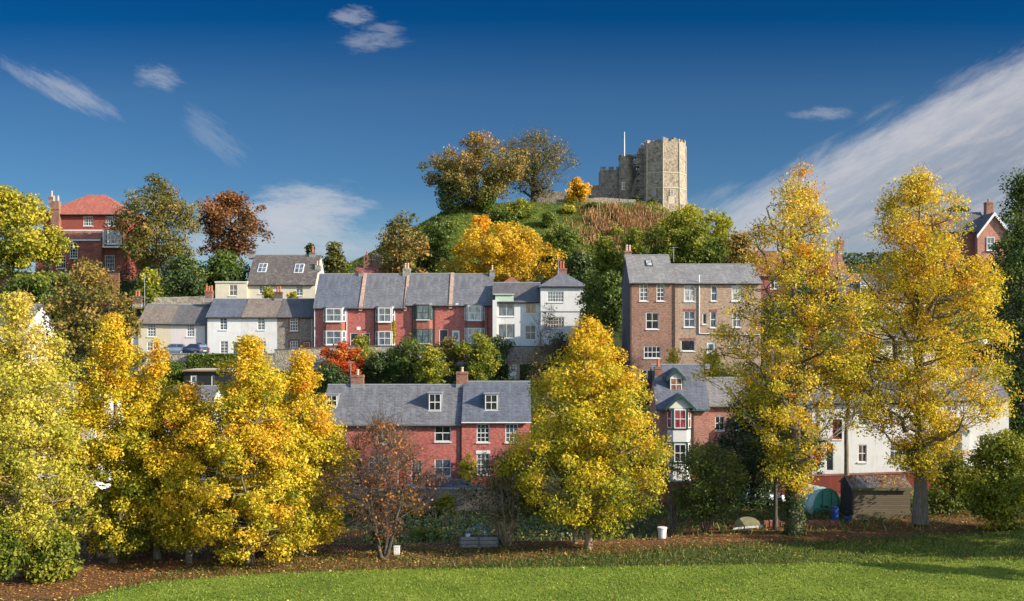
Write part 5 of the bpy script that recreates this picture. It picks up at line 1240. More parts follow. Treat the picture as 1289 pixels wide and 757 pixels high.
hill('conifer', 'tiny dark treetop above the mossy roofed house', 391, 166, 308, 6, L_DARK, 'cone', 600, 0.5, pcb=330, cr=0.6, nc=20)
hill('plum_tree', 'thin brown yellow tree with a wispy top behind the red terrace', 506, 172, 268, 38, L_OLIVE, 'egg', 5200, 0.62, -0.5, pcb=350, tw=4, nc=100, lump=0.3)
hill('thorn_tree', 'dark tree low on the skyline at the foot of the broad bronze tree', 556, 200, 276, 24, L_GREEN, 'round', 5000, 0.3, 0.2, pcb=330, nc=60)
hill('thorn_tree', 'olive thicket on the skyline between the thin brown tree and the mound', 530, 196, 298, 22, L_OLIVE, 'round', 4000, 0.25, 0.2, pcb=340, nc=50)
hill('holly_tree', 'dark green tree between the thin brown tree and the big golden maple', 548, 178, 284, 30, L_GREEN, 'egg', 6500, 0.3, 0.2, pcb=356)
hill('golden_maple', 'big rounded golden maple behind the red terrace', 634, 163, 281, 74, L_AMBER, 'dome', 19000, 0.35, 0.25, pcb=352, nc=190, cr=1.25, ls=0.38, lump=0.2)
hill('golden_maple', 'small orange treetop rising behind the big golden maple', 606, 172, 274, 17, L_AMBER, 'dome', 2600, 0.85, 0.1, pcb=300, nc=36, cr=1.0)
hill('ivy_tree', 'broad bronze tree hung with ivy on the castle mound', 600, 211, 171, 62, L_OLIVE, 'round', 19000, 0.62, 0.45, pcb=288, tw=3, nc=190, cr=1.5, ls=0.42, tr=0.55, nl=14, lump=0.28)
hill('ivy_tree', 'dark lower boughs at the side of the broad bronze tree on the mound', 566, 209, 205, 17, L_DARK, 'column', 4000, 0.75, 0.2, pcb=296, tw=2, nc=60, cr=1.3, ls=0.42)
hill('ivy_column', 'ivy covered leaning trunk under the broad bronze tree', 615, 209, 225, 11, L_GREEN, 'column', 2600, 0.5, 0.2, pcb=292, nc=30, cr=1.0, tr=0.4)
hill('bare_oak', 'great bare spreading tree on the mound near the castle', 672, 219, 167, 54, L_OLIVE, 'round', 7500, 0.5, 0.1, pcb=246, tw=8, nc=230, cr=1.7, ls=0.36, tr=0.75, nl=18, limb_up=0.85, twl=1.2, lump=0.18, pbase=266)
hill('acer', 'small orange and yellow tree beside the castle wall', 726, 215, 224, 19, L_AMBER, 'dome', 3600, 0.55, 0.4, pcb=252, tw=2, nc=50, cr=0.9)
hill('shrub', 'round yellow green shrub below the great bare tree', 655, 207, 252, 20, L_YG, 'dome', 3000, 0.38, pcb=284, nc=36, cr=1.2, cat='shrub')
hill('shrub', 'dark green shrub under the broad bronze tree', 634, 204, 268, 18, L_GREEN, 'dome', 2600, 0.25, pcb=292, nc=36, cr=1.2, cat='shrub')
hill('shrub', 'golden shrub on the mound slope below the small orange tree', 716, 209, 262, 10, L_YG, 'round', 1600, 0.7, pcb=290, nc=22, cr=0.9, cat='shrub')
hill('shrub', 'dark bramble clump at the top of the mound slope', 746, 211, 257, 9, L_GREEN, 'dome', 1800, 0.35, pcb=274, nc=22, cr=0.9, cat='shrub', ls=0.34)
hill('shrub', 'pale olive shrub in the middle of the russet slope', 776, 198, 288, 9, L_YG, 'round', 1700, 0.5, pcb=312, nc=22, cr=0.9, cat='shrub', ls=0.34)
hill('shrub', 'green bramble at the edge of the russet slope', 690, 203, 268, 12, L_GREEN, 'dome', 2200, 0.55, pcb=292, nc=26, cr=0.9, cat='shrub', ls=0.34)
hill('elder_tree', 'green tree with pale leaf tips in the middle of the mound slope', 706, 180, 284, 28, L_GREEN, 'round', 6500, 0.55, 0.4, pcb=352, nc=70)
hill('elder_tree', 'dark green tree behind the chimney of the tall white house', 728, 160, 318, 24, L_DARK, 'round', 5000, 0.7, 0.2, pcb=372, nc=60)
hill('elder_tree', 'yellowish loose tree between the white house and the dark gable', 762, 166, 296, 26, L_YG, 'egg', 5500, 0.38, 0.2, pcb=372, nc=70, tw=1)
hill('elder_tree', 'olive shrubby tree directly above the dark gable roof', 800, 178, 288, 25, L_YG, 'round', 4800, 0.3, 0.2, pcb=340, nc=60, tw=1)
hill('elder_tree', 'dark olive tree in the hollow beside the dark gable', 770, 150, 346, 26, L_GREEN, 'round', 5500, 0.3, 0.25, pcb=410, nc=70)
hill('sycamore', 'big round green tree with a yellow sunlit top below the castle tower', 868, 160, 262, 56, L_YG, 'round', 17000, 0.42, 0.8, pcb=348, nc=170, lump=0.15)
hill('sycamore', 'slim olive treetop beside the big round green tree', 908, 172, 264, 17, L_YG, 'egg', 3000, 0.45, 0.2, pcb=330, nc=40)
hill('beech_tree', 'bronze tree behind the slender yellow tree, beside the buff brick roof', 932, 150, 296, 22, L_OLIVE, 'egg', 4500, 0.8, 0.2, pcb=352, nc=90, tw=1)
hill('ivy_shrub', 'dark ivy at the foot of the castle tower', 822, 220, 253, 9, L_DARK, 'dome', 1500, 0.5, pcb=276, nc=22, cr=0.9, cat='shrub')
hill('ivy_shrub', 'dark shrub where the castle tower meets the lower wall', 800, 222, 246, 6, L_DARK, 'dome', 900, 0.5, pcb=264, nc=14, cr=0.7, cat='shrub')
hill('hedge', 'dense dark green hedge behind the cream cottages', 232, 152, 326, 32, L_DARK, 'dome', 7000, 0.6, 0.2, pcb=376, nc=70, cat='hedge')
hill('hedge', 'leafy green shrubbery under the rusty brown tree', 284, 156, 318, 34, L_GREEN, 'dome', 8000, 0.35, 0.4, pcb=360, nc=80, cat='hedge')
hill('hedge', 'bright green bush beside the aerial of the cream cottage', 188, 149, 342, 16, L_YG, 'dome', 3000, 0.4, 0.3, pcb=388, nc=40, cat='hedge')
hill('hedge', 'dark hedge below the hilltop red house', 60, 152, 344, 60, L_GREEN, 'dome', 10000, 0.3, 0.4, pcb=392, nc=100, cat='hedge', vc=0.2)
hill('hill_tree', 'grey green tree beside the hilltop gabled house', 1206, 158, 256, 22, L_OLIVE, 'round', 4500, 0.2, 0.2, pcb=320, nc=60, tw=1)
hill('hill_tree', 'olive tree at the far side of the hilltop gabled house', 1292, 140, 262, 24, L_GREEN, 'round', 6500, 0.35, 0.2, pcb=380, nc=80, tw=1)
hill('hill_tree', 'dark green tree on the slope behind the buff brick house', 985, 132, 392, 38, L_GREEN, 'round', 7000, 0.35, 0.2, pcb=480, nc=80)
hill('hill_tree', 'olive tree above the long white house', 1050, 116, 430, 34, L_OLIVE, 'round', 6000, 0.4, 0.2, pcb=490, nc=70, ls=0.3)
hill('hill_tree', 'leafy green tree behind the roof of the long white house', 1190, 128, 396, 44, L_YG, 'round', 8000, 0.4, 0.2, pcb=480, nc=90, ls=0.32)

# ivy on the retaining wall, climber on the terrace
def ivy_panel(name, label, px0, px1, D, p0, p1, n, leaf, ls=0.28, thick=0.5, v=(0.1, 1.0), cat='ivy'):
    xx = X(rng.uniform(px0, px1, n), D); u_ = rng.uniform(0, 1, n); 
    drop = 0.55 + 0.45 * np.sin(xx * 1.3 + 1) * np.sin(xx * 0.47)
    zz = Z(p0, D) - (Z(p0, D) - Z(p1, D)) * u_ * np.clip(drop + 0.25, 0.3, 1.1)
    P = np.stack([xx, D - 0.1 - rng.uniform(0, thick, n), zz], 1)
    V, Q = leaf_quads(P, np.array([0, -1.0, 0.3]), ls, 0.2, 0.5, 0.85)
    o = fast_mesh(name, V, Q, leaf, None, rng.uniform(v[0], v[1], n)); return tag(o, label, cat)
ivy_panel('ivy', 'thick green ivy hanging over the retaining wall above the black garage', 238, 298, 132.6, 446, 470, 5200, L_GREEN, v=(0.1, 0.75))
ivy_panel('ivy', 'dark ivy curtain trailing down the wall left of the black garage', 206, 236, 132.6, 456, 486, 1500, L_DARK)
ivy_panel('climber', 'narrow yellow green climber beside the white bay window', 494, 497.5, 137.9, 404, 434, 500, L_YG, 0.22, 0.3, (0.5, 0.9), 'climber')

# ================================================================== GROUND COVER
def scatter_mask(n, x0, x1, y0, y1):
    return rng.uniform(x0, x1, n), rng.uniform(y0, y1, n)
# fallen leaves
n = 120000
x_ = rng.uniform(-36, 46, n); y_ = rng.uniform(54, 88, n)
lw_, lt_, _b = zone(x_, y_)
keep = rng.uniform(0, 1, n) < np.where(lt_ > 0.3, np.clip(lt_, 0, 1) * 0.65, 0.010 + 0.16 * np.clip((y_ - 59) / 12, 0, 1) ** 2 + 0.05 * (lt_ > 0.05))
x_, y_ = x_[keep], y_[keep]; z_ = Hn(x_, y_) + rng.uniform(0.02, 0.10, len(x_))
V, Q = leaf_quads(np.stack([x_, y_, z_], 1), np.array([0, 0, 1.0]), 0.13, 0.8, 0.35, 0.75)
L_FALLEN = m_leaf('fallen_leaf', [(0.0, (0.12, 0.045, 0.02)), (0.4, (0.32, 0.12, 0.035)), (0.7, (0.48, 0.24, 0.06)), (1.0, (0.60, 0.44, 0.10))], 0.15)
tag(fast_mesh('fallen_leaves', V, Q, L_FALLEN, None, rng.uniform(0, 1, len(x_)) ** 1.3), kind='stuff')
# lawn grass
def blades(name, x_, y_, hgt, wid, leaf, v, lean=0.5):
    n = len(x_); z_ = Hn(x_, y_); a = rng.uniform(0, 6.283, n); hh = hgt * np.exp(rng.normal(0, 0.3, n))
    wx, wy = np.cos(a) * wid * 0.5, np.sin(a) * wid * 0.5
    tx, ty = rng.normal(0, lean, n) * hh, rng.normal(0, lean, n) * hh
    V = np.stack([np.stack([x_ - wx, y_ - wy, z_ - 0.01], 1), np.stack([x_ + wx, y_ + wy, z_ - 0.01], 1), np.stack([x_ + wx * 0.35 + tx, y_ + wy * 0.35 + ty, z_ + hh], 1), np.stack([x_ - wx * 0.35 + tx, y_ - wy * 0.35 + ty, z_ + hh], 1)], 1).reshape(-1, 3)
    return tag(fast_mesh(name, V, np.arange(4 * n).reshape(n, 4), leaf, None, v), kind='stuff')
L_GRASS = m_leaf('grass_blades', [(0.0, (0.085, 0.135, 0.012)), (0.5, (0.17, 0.235, 0.020)), (1.0, (0.29, 0.325, 0.05))], 0.3)
n = 110000; x_ = rng.uniform(-34, 42, n); y_ = rng.uniform(46, 72, n); lw_, lt_, _b = zone(x_, y_)
k = (lw_ > 0.5) & (np.abs(x_) < y_ * 0.52 + 1) & ((y_ < EDGE(x_) + 0.6) | ((x_ < -24) & (y_ < 60.5))) ; x_, y_ = x_[k], y_[k]
patch = 0.45 + 0.22 * np.sin(x_ * 0.9 + 2 * np.sin(y_ * 0.4)) * np.sin(y_ * 1.3 + x_ * 0.2) + 0.2 * np.sin(x_ * 4.1 + 3 * np.sin(y_ * 1.9)) * np.sin(y_ * 5.3 + 2 * np.sin(x_ * 1.3))
blades('lawn_grass', x_, y_, 0.055, 0.07, L_GRASS, np.clip(patch + rng.normal(0, 0.2, len(x_)), 0, 1), 0.6)
n = 26000; x_ = rng.uniform(-30, 42, n); y_ = EDGE(x_) + rng.uniform(0.4, 13, n); k = y_ < 75; x_, y_ = x_[k], y_[k]
blades('bank_grass', x_, y_, 0.14, 0.07, m_leaf('shaded_bank_blades', [(0.0, (0.035, 0.06, 0.008)), (0.6, (0.085, 0.12, 0.015)), (1.0, (0.20, 0.19, 0.05))], 0.3), rng.uniform(0, 1, len(x_)), 0.5)  # longer bank blades, darkened to carry the same painted shade
# rough grass and weeds at the foot of the trees
n = 4500; x_ = rng.uniform(-36, 46, n); y_ = rng.uniform(77, 93, n); 
L_WEED = m_leaf('weeds', [(0.0, (0.05, 0.09, 0.016)), (0.5, (0.14, 0.18, 0.035)), (1.0, (0.26, 0.24, 0.07))], 0.3)
blades('rough_grass', x_, y_, 0.35, 0.10, L_WEED, rng.uniform(0, 1, n), 0.4)
# scrub on the mound and bank
def scrub(name, x_, y_, hgt, ls, leaf, v):
    n = len(x_); z_ = Hn(x_, y_) + rng.uniform(0, 1, n) ** 1.5 * hgt
    V, Q = leaf_quads(np.stack([x_, y_, z_], 1), np.array([0, -0.4, 0.8]), ls, 0.4, 0.6, 0.7)
    return tag(fast_mesh(name, V, Q, leaf, None, v), kind='stuff')
n = 60000; x_ = rng.uniform(-34, 50, n); y_ = rng.uniform(176, 222, n); k = (y_ < 215.5) | (x_ < -12) | (x_ > 37); x_, y_ = x_[k], y_[k]; n = len(x_)
cl = np.sin(x_ * 0.8 + 3 * np.sin(y_ * 0.21)) * np.sin(y_ * 0.55 + x_ * 0.3)
scrub('mound_scrub', x_, y_, 0.35 + 0.7 * np.clip(cl, 0, 1) ** 2, 0.28, L_YG, np.clip(0.34 + 0.24 * cl + rng.normal(0, 0.15, n), 0.02, 0.98))
n = 5200; x_ = rng.normal(22.5, 4.2, n); y_ = rng.normal(201, 4.6, n)
L_BRACK = m_leaf('bracken_fronds', [(0.0, (0.10, 0.11, 0.03)), (0.35, (0.24, 0.15, 0.05)), (0.7, (0.36, 0.15, 0.07)), (1.0, (0.46, 0.28, 0.13))], 0.3)
k = (y_ < 211.5) & (np.sin(x_ * 1.1 + y_ * 0.5) + 0.6 * np.sin(y_ * 1.7 - x_ * 0.6) > -0.35); x_, y_ = x_[k], y_[k]
x_ = np.concatenate([x_ + rng.normal(0, 0.5, len(x_)) for _ in range(2)]); y_ = np.concatenate([y_ + rng.normal(0, 0.5, len(y_)) for _ in range(2)])[:len(x_)]
blades('bracken', x_, y_, 0.95, 0.24, L_BRACK, rng.uniform(0, 1, len(x_)), 0.3)
n = 30000; x_ = rng.uniform(-56, 24, n); y_ = rng.uniform(107, 132.4, n); k = ~((np.abs(x_ + 36) < 4.5) & (y_ > 121) & (y_ < 130)); x_, y_ = x_[k], y_[k]
cl = np.sin(x_ * 0.5 + 2 * np.sin(y_ * 0.3)) * np.sin(y_ * 0.6)
scrub('bank_undergrowth', x_, y_, 0.7 + 0.8 * np.clip(cl, 0, 1), 0.3, L_GREEN, np.clip(0.35 + 0.3 * cl + rng.normal(0, 0.15, len(x_)), 0.02, 0.98))
n = 26000; x_ = rng.uniform(-75, 75, n); y_ = rng.uniform(147, 178, n)
scrub('hill_undergrowth', x_, y_, 1.6, 0.42, L_DARK, rng.uniform(0.2, 1, n))
n = 26000; x_ = rng.uniform(24, 75, n); y_ = rng.uniform(109, 147, n)
scrub('slope_undergrowth', x_, y_, 1.6, 0.36, L_GREEN, np.clip(rng.normal(0.35, 0.2, n), 0.02, 0.98))
# allotment crops
n = 9000; x_ = rng.uniform(-12, 6, n); y_ = rng.uniform(79.5, 94, n); row = np.sin(y_ * 2.6) > -0.2; x_, y_ = x_[row], y_[row]
scrub('vegetable_plants', x_, y_, 0.75, 0.2, m_leaf('crop_leaves', [(0.0, (0.05, 0.10, 0.03)), (0.4, (0.14, 0.22, 0.09)), (0.75, (0.30, 0.33, 0.10)), (1.0, (0.55, 0.38, 0.07))], 0.3), rng.uniform(0, 1, len(x_)))
n = 7000; x_ = rng.uniform(12, 42, n); y_ = rng.uniform(81, 92, n)
scrub('garden_plants', x_, y_, 0.7, 0.2, L_GREEN, np.clip(rng.normal(0.35, 0.2, n), 0.02, 0.98))

# ================================================================== SMALL THINGS
RUB = m_plain('tyre_rubber', (0.02, 0.02, 0.02), 0.9); RIM = m_plain('wheel_rim', (0.4, 0.4, 0.42), 0.35, 0.7); LAMP = m_plain('lamp_lens', (0.7, 0.7, 0.68), 0.15); TAIL = m_plain('tail_lens', (0.35, 0.015, 0.012), 0.2)
def carpaint(key, c):
    if key in MC: return MC[key]
    m, nt, b, o = mat(key); b.inputs['Base Color'].default_value = c + (1,); b.inputs['Metallic'].default_value = 0.3; b.inputs['Roughness'].default_value = 0.32; b.inputs['Coat Weight'].default_value = 0.8; MC[key] = m; return m
def car(label, x, y, z, rz, paint, L=4.0, name='parked_car', group='cars parked by the houses'):
    r = empty(name, (x, y, z), label, 'car', group, rz)
    k = L / 4.0; W = 0.86
    low = [(-2.0, .30), (-2.02, .62), (-1.93, .92), (-1.0, .96), (0.85, .93), (1.75, .78), (1.98, .60), (2.0, .30), (1.65, .22), (-1.65, .22)]
    mb = MB(); mb.prism([(p[0] * k, p[1]) for p in low], -W, W, 'y')
    b = mb.build('body', paint, r, bevel=0.07); b.data.polygons.foreach_set('use_smooth', [True] * len(b.data.polygons))
    cabl = [(-1.90, .93), (-1.55, 1.42), (0.05, 1.46), (0.95, .93)]
    vs = [(p[0] * k, s * (W - 0.03 if p[1] < 1 else W - 0.22), p[1]) for s in (-1, 1) for p in cabl]
    cb = MB(); cb.add(vs, [(0, 1, 2, 3), (7, 6, 5, 4), (0, 4, 5, 1), (1, 5, 6, 2), (2, 6, 7, 3), (3, 7, 4, 0)]); cb.build('cabin', paint, r, bevel=0.05)
    def side(s):
        def pt(xx, zz): yy = (W - 0.03) + (zz - .93) / (1.44 - .93) * (-0.19); return (xx * k, s * (yy + 0.012), zz)
        g = MB()
        for q in ([(-1.62, 1.0), (-1.42, 1.36), (-0.72, 1.38), (-0.72, 1.0)], [(-0.66, 1.0), (-0.66, 1.38), (0.0, 1.39), (0.72, 1.0)]): g.poly([pt(*p) for p in q])
        g.build('side_window', GLASS, r)
    side(-1); side(1)
    for (xa, za, xb, zb, nm) in ((0.93, .97, 0.10, 1.42, 'windscreen'), (-1.90, .98, -1.60, 1.38, 'rear_window')):
        s = 0.02 if xa > 0 else -0.02; g = MB()
        g.poly([((xa + s) * k, -W + 0.13, za), ((xa + s) * k, W - 0.13, za), ((xb + s) * k, W - 0.27, zb), ((xb + s) * k, -W + 0.27, zb)]); g.build(nm, GLASSB, r)
    for xx in (-1.25, 1.28):
        for s in (-1, 1):
            w = MB(); w.tube([(xx * k, s * (W - 0.16), .31), (xx * k, s * (W + 0.012), .31)], 0.31, 16); wo = w.build('wheel', RUB, r)
            rm = MB(); rm.tube([(xx * k, s * (W + 0.0), .31), (xx * k, s * (W + 0.022), .31)], 0.2, 12); rm.build('rim', RIM, wo)
    for s in (-1, 1):
        hl = MB(); hl.box(1.80 * k, 1.97 * k, s * 0.62 - 0.18, s * 0.62 + 0.18, .62, .74); hl.build('headlight', LAMP, r)
        tl = MB(); tl.box(-2.04 * k, -1.90 * k, s * 0.74 - 0.10, s * 0.74 + 0.10, .66, .92); tl.build('tail_light', TAIL, r)
        mi = MB(); mi.box(0.62 * k, 0.80 * k, s * (W + 0.02) - 0.06, s * (W + 0.02) + 0.08, .95, 1.07); mi.build('wing_mirror', paint, r)
    npl = MB(); npl.box(-2.055 * k, -2.025 * k, -0.26, 0.26, .48, .60); npl.build('number_plate', m_plain('yellow_plate', (0.7, 0.55, 0.08), 0.5), r)
    return r
zl = H(X(215, 136.5), 136.5)
car('steel blue hatchback parked on the upper lane above the retaining wall', X(215, 136.5), 136.5, 11.22, R(205), carpaint('steel_blue_paint', (0.10, 0.14, 0.20)), 3.9)
car('dark blue hatchback with red tail light parked beside the steel blue one', X(244, 136.5), 136.5, 11.22, R(150), carpaint('dark_blue_paint', (0.03, 0.06, 0.14)), 3.9)
car('dark car in front of the lower terrace with only its roof above the stone wall', X(579, 96.6), 96.6, -0.76, 0.0, carpaint('slate_blue_paint', (0.06, 0.07, 0.11)), 4.3)
car('white car half hidden by branches behind the lone lime tree', X(792, 96.2), 96.2, -0.66, R(180), carpaint('white_car_paint', (0.75, 0.75, 0.76)), 4.2)
car('pale car in the shade behind the sapling trunk', X(958, 90.5), 90.5, H(X(958, 90.5), 90.5) + 0.02, R(15), carpaint('pale_blue_paint', (0.55, 0.60, 0.68)), 4.0)

# shed
Ds = 82; zs_ = H(X(1100, Ds), Ds)
h = House('garden_shed', 'dark wooden garden shed with leaf strewn corrugated roof beside the tall yellow tree', 1073, 1146, Ds, 3.0, 645, 613.5, 602, m_boards('green_brown_boards', (0.13, 0.095, 0.06), 0.15), GREYP, kind='none', cat='shed', gutter=False, sidew=m_boards('dark_shed_boards', (0.035, 0.025, 0.022), 0.13, False), extra=0.6)
h.roof.hide_render = False
bpy.data.objects.remove(h.roof)
def corr(hs, xa, xb, z_lo, z_hi, dep, name, m, e=0.25, n=90):
    prof = np.linspace(xa, xb, n * 2 + 1); amp = 0.035
    V = []; 
    for (yy, zz) in ((-e, z_lo - e * (z_hi - z_lo) / (dep / 2)), (dep / 2, z_hi), (dep + e, z_lo - e * (z_hi - z_lo) / (dep / 2))):
        for i, xx in enumerate(prof): V.append((xx, yy, zz + amp * math.sin(i * math.pi / 2) + 0.05))
    m_ = len(prof); Q = [(r_ * m_ + i, r_ * m_ + i + 1, (r_ + 1) * m_ + i + 1, (r_ + 1) * m_ + i) for r_ in range(2) for i in range(m_ - 1)]
    V2 = [(v[0], v[1], v[2] - 0.03) for v in V]; o_ = len(V)
    Q += [tuple(q + o_ for q in qq[::-1]) for qq in Q]
    return fast_mesh(name, V, np.array(Q[:len(Q) // 2]), m, hs.root)
RUSTY = m_slate('rusty_corrugated_sheet', (0.30, 0.30, 0.31), (0.36, 0.36, 0.37), (0.26, 0.11, 0.05), 0.9, 1.2, 4.0)
zr_ = Z(600, Ds + 1.5) - h.root.location.z
corr(h, h.x0 - 0.15, h.x1 + 0.1, h.ze, zr_, 3.0, 'roof', RUSTY)
nq = 1500; xq = rng.uniform(h.x0 - 0.1, h.x1 + 0.1, nq); yq = 1.5 - rng.uniform(0, 1, nq) ** 1.3 * 1.7; yq = 1.5 - np.abs(1.5 - yq); 
zq = h.ze + (zr_ - h.ze) * yq / 1.5 + 0.10; kq = rng.uniform(0, 1, nq) < 0.25 + 0.75 * np.clip(np.sin(xq * 1.7) + 1 - yq * 0.5, 0, 1)
lv_, lq_ = leaf_quads(np.stack([xq, yq, zq], 1)[kq], np.array([0, -0.3, 1.0]), 0.13, 0.9, 0.3)
fast_mesh('fallen_leaves_on_roof', lv_, lq_, L_FALLEN, h.root, rng.uniform(0, 1, int(kq.sum())))
ge = MB(); ge.poly([(h.x0, 0, h.ze), (h.x0, 3.0, h.ze), (h.x0, 1.5, zr_)]); ge.poly([(h.x1, 0, h.ze), (h.x1, 1.5, zr_), (h.x1, 3.0, h.ze)]); ge.build('gable_boards', MC['dark_shed_boards'], h.root)
fx = MB(); fx.box(h.x0 - 0.16, h.x1 + 0.12, -0.30, -0.255, h.ze - 0.22, h.ze - 0.02); fx.build('fascia', m_plain('mossy_board', (0.10, 0.10, 0.05), 0.9), h.root)
cp = MB(); cp.box(h.x0 - 0.02, h.x0 + 0.10, -0.03, 0.0, -0.2, h.ze - 0.2); cp.build('corner_post', BLACKP, h.root)

# polytunnel
pt_ = empty('polytunnel', (X(1041, 85.5), 85.5, H(X(1041, 85.5), 85.5) - 0.05), 'small green polytunnel with pale ribbed cover beside the shed', 'polytunnel', rz=R(22))
cov = m_plain('pale_green_sheet', (0.48, 0.62, 0.58), 0.4, var=0.2); endm = m_plain('green_end_sheet', (0.10, 0.36, 0.26), 0.45, var=0.2)
rr_ = 1.42; ln = 3.2; na = 14
arc = [(math.cos(math.pi * i / na) * rr_, max(0.02, math.sin(math.pi * i / na)) ** 0.8 * 2.05) for i in range(na + 1)]
c_ = MB()
for i in range(na): c_.poly([(arc[i][0], 0, arc[i][1]), (arc[i + 1][0], 0, arc[i + 1][1]), (arc[i + 1][0], ln, arc[i + 1][1]), (arc[i][0], ln, arc[i][1])])
c_.build('cover', cov, pt_, smooth=True)
for ye in (0.03, ln - 0.03): e_ = MB(); e_.poly([(a, ye, z) for a, z in arc]); e_.build('end_panel', endm, pt_)
for j in range(5):
    rb = MB(); rb.tube([(a * 1.01, 0.0 + (ln) * j / 4, z * 1.01 + 0.01) for a, z in arc], 0.035, 5); rb.build('hoop', m_plain('grey_green_tube', (0.20, 0.30, 0.28), 0.5), pt_)
zf_ = MB(); zf_.tube([(-0.45, -0.02, 0), (-0.45, -0.02, 1.85)], 0.025, 5); zf_.tube([(0.45, -0.02, 0), (0.45, -0.02, 1.85)], 0.025, 5); zf_.build('door_seam', m_plain('dark_seam', (0.03, 0.10, 0.08), 0.6), pt_)

BLUE = m_plain('blue_plastic', (0.012, 0.045, 0.26), 0.4, var=0.1)
def lathe(name, label, cat, x, y, z, prof, m, n=20, rim=None, rimname='rim'):
    mb = MB(); mb.tube([(0, 0, p[1]) for p in prof], [p[0] for p in prof], n); o = mb.build(name, m); o.location = (x, y, z); tag(o, label, cat)
    if rim:
        rr = MB(); rr.tube([(0, 0, q[1]) for q in rim], [q[0] for q in rim], n); rr.build(rimname, m, o)
    return o
def gz(px, D): return H(X(px, D), D)
lathe('water_barrel', 'tall blue plastic water barrel at the dark end of the shed', 'barrel', X(1051, 82.4), 82.4, H(X(1051, 82.4), 82.4), [(0.26, 0), (0.30, 0.05), (0.31, 0.4), (0.305, 0.42), (0.31, 0.75), (0.29, 0.95), (0.24, 1.0)], BLUE, rim=[(0.25, 0.98), (0.27, 1.0), (0.27, 1.05), (0.2, 1.06)], rimname='lid')
lathe('plastic_tub', 'small bright blue tub on the ground by the shed corner', 'tub', X(1067.5, 81.5), 81.5, H(X(1067.5, 81.5), 81.5), [(0.20, 0), (0.24, 0.36), (0.26, 0.38)], BLUE, rim=[(0.26, 0.36), (0.28, 0.37), (0.28, 0.40), (0.2, 0.405)])
lathe('white_bin', 'white plastic bin at the edge of the allotment near the lone lime tree', 'bin', X(833.5, 77.4), 77.4, H(X(833.5, 77.4), 77.4), [(0.28, 0), (0.33, 0.75), (0.35, 0.78)], PAINT, rim=[(0.355, 0.74), (0.365, 0.76), (0.365, 0.84), (0.3, 0.86)], rimname='lid')
lathe('wheelie_bin', 'blue rubbish bin by the road in front of the villa', 'bin', X(819, 94), 94, H(X(819, 94), 94), [(0.30, 0), (0.34, 1.0), (0.37, 1.03)], BLUE, 4, rim=[(0.38, 1.0), (0.40, 1.03), (0.36, 1.12)], rimname='lid')
lathe('wheelie_bin', 'blue drum beside the polytunnel, half hidden by leaves', 'bin', X(1009, 90), 90, H(X(1009, 90), 90), [(0.26, 0), (0.3, 0.8), (0.3, 0.85)], BLUE, 12, rim=[(0.31, 0.82), (0.31, 0.88), (0.2, 0.9)], rimname='lid')
# upturned round board and white plank
ub = MB(); ub.prism([(-1.0, 0.0)] + [(-math.cos(math.pi * i / 12) * 0.98, 0.25 + math.sin(math.pi * i / 12) * 0.62) for i in range(13)] + [(1.0, 0.0)], -0.06, 0.06, 'y')
o = ub.build('compost_cover', m_plain('stained_green_board', (0.26, 0.23, 0.12), 0.9, var=0.5)); o.location = (X(941, 80), 80, H(X(941, 80), 80)); o.rotation_euler = (R(-12), 0, 0); tag(o, 'round topped mossy board propped upright behind a white plank', 'board')
ub = MB(); ub.box(-1.15, 1.15, -0.05, 0.05, 0, 0.14); o = ub.build('white_plank', PAINT, bevel=0.01); o.location = (X(941.5, 79.3), 79.3, H(X(941.5, 79.3), 79.3) + 0.12); o.rotation_euler = (0, R(-5), 0); tag(o, 'white painted plank lying tilted in front of the round topped board', 'plank')
# brick edging
eb = MB()
for i in range(14):
    eb.box(-2.9 + i * 0.42, -2.9 + i * 0.42 + 0.39, random.uniform(-.05, .05), 0.3, 0, 0.42 + random.uniform(-.06, .06))
o = eb.build('brick_edging', REDOLD); o.location = (X(1010, 80), 80, H(X(1010, 80), 80)); tag(o, 'low broken red brick edging between the ivy trunk and the blue barrel', 'edging')
# raised bed with planks
rb_ = empty('raised_bed', (X(603, 75.2), 75.2, H(X(603, 75.2), 75.2) - 0.02), 'grey plank raised bed at the front of the allotment', 'raised bed')
for k_ in range(3):
    p = MB(); p.box(-1.35, 1.35, -0.03, 0.03, 0.02 + k_ * 0.27, 0.25 + k_ * 0.27); p.build('plank', m_plain('weathered_plank', (0.22, 0.21, 0.19), 0.9, var=0.4), rb_)
for xx in (-1.36, 0, 1.36): p = MB(); p.box(xx - 0.05, xx + 0.05, -0.09, -0.032, -0.1, 0.9); p.build('post', m_plain('dark_post', (0.09, 0.08, 0.07), 0.9), rb_)
p = MB(); p.box(-1.3, 1.3, 0.05, 1.2, 0.5, 0.7); p.build('soil', m_plain('soil', (0.05, 0.035, 0.025), 0.95, var=0.4), rb_)
for q_ in range(3):
    hoop = MB(); hoop.tube([(math.cos(math.pi * i / 12) * 0.72, 0, math.sin(math.pi * i / 12) * 0.75) for i in range(13)], 0.03, 6)
    o = hoop.build('cloche_hoop', m_plain('blue_hose', (0.10, 0.22, 0.34), 0.5)); o.location = (X(598, 75.6) + q_ * 0.15, 75.45 + q_ * 0.4, rb_.location.z + 0.68); tag(o, ('blue hoop arching over the raised bed, nearest the planks', 'blue hoop arching over the raised bed, middle of three', 'blue hoop arching over the raised bed, rear of three')[q_], 'hoop', 'blue cloche hoops over the raised bed')
o = lathe('plant_pot', 'white pot standing on the plank raised bed', 'pot', X(589, 75.5), 75.5, rb_.location.z + 0.70, [(0.14, 0), (0.19, 0.22), (0.2, 0.24)], PAINT)
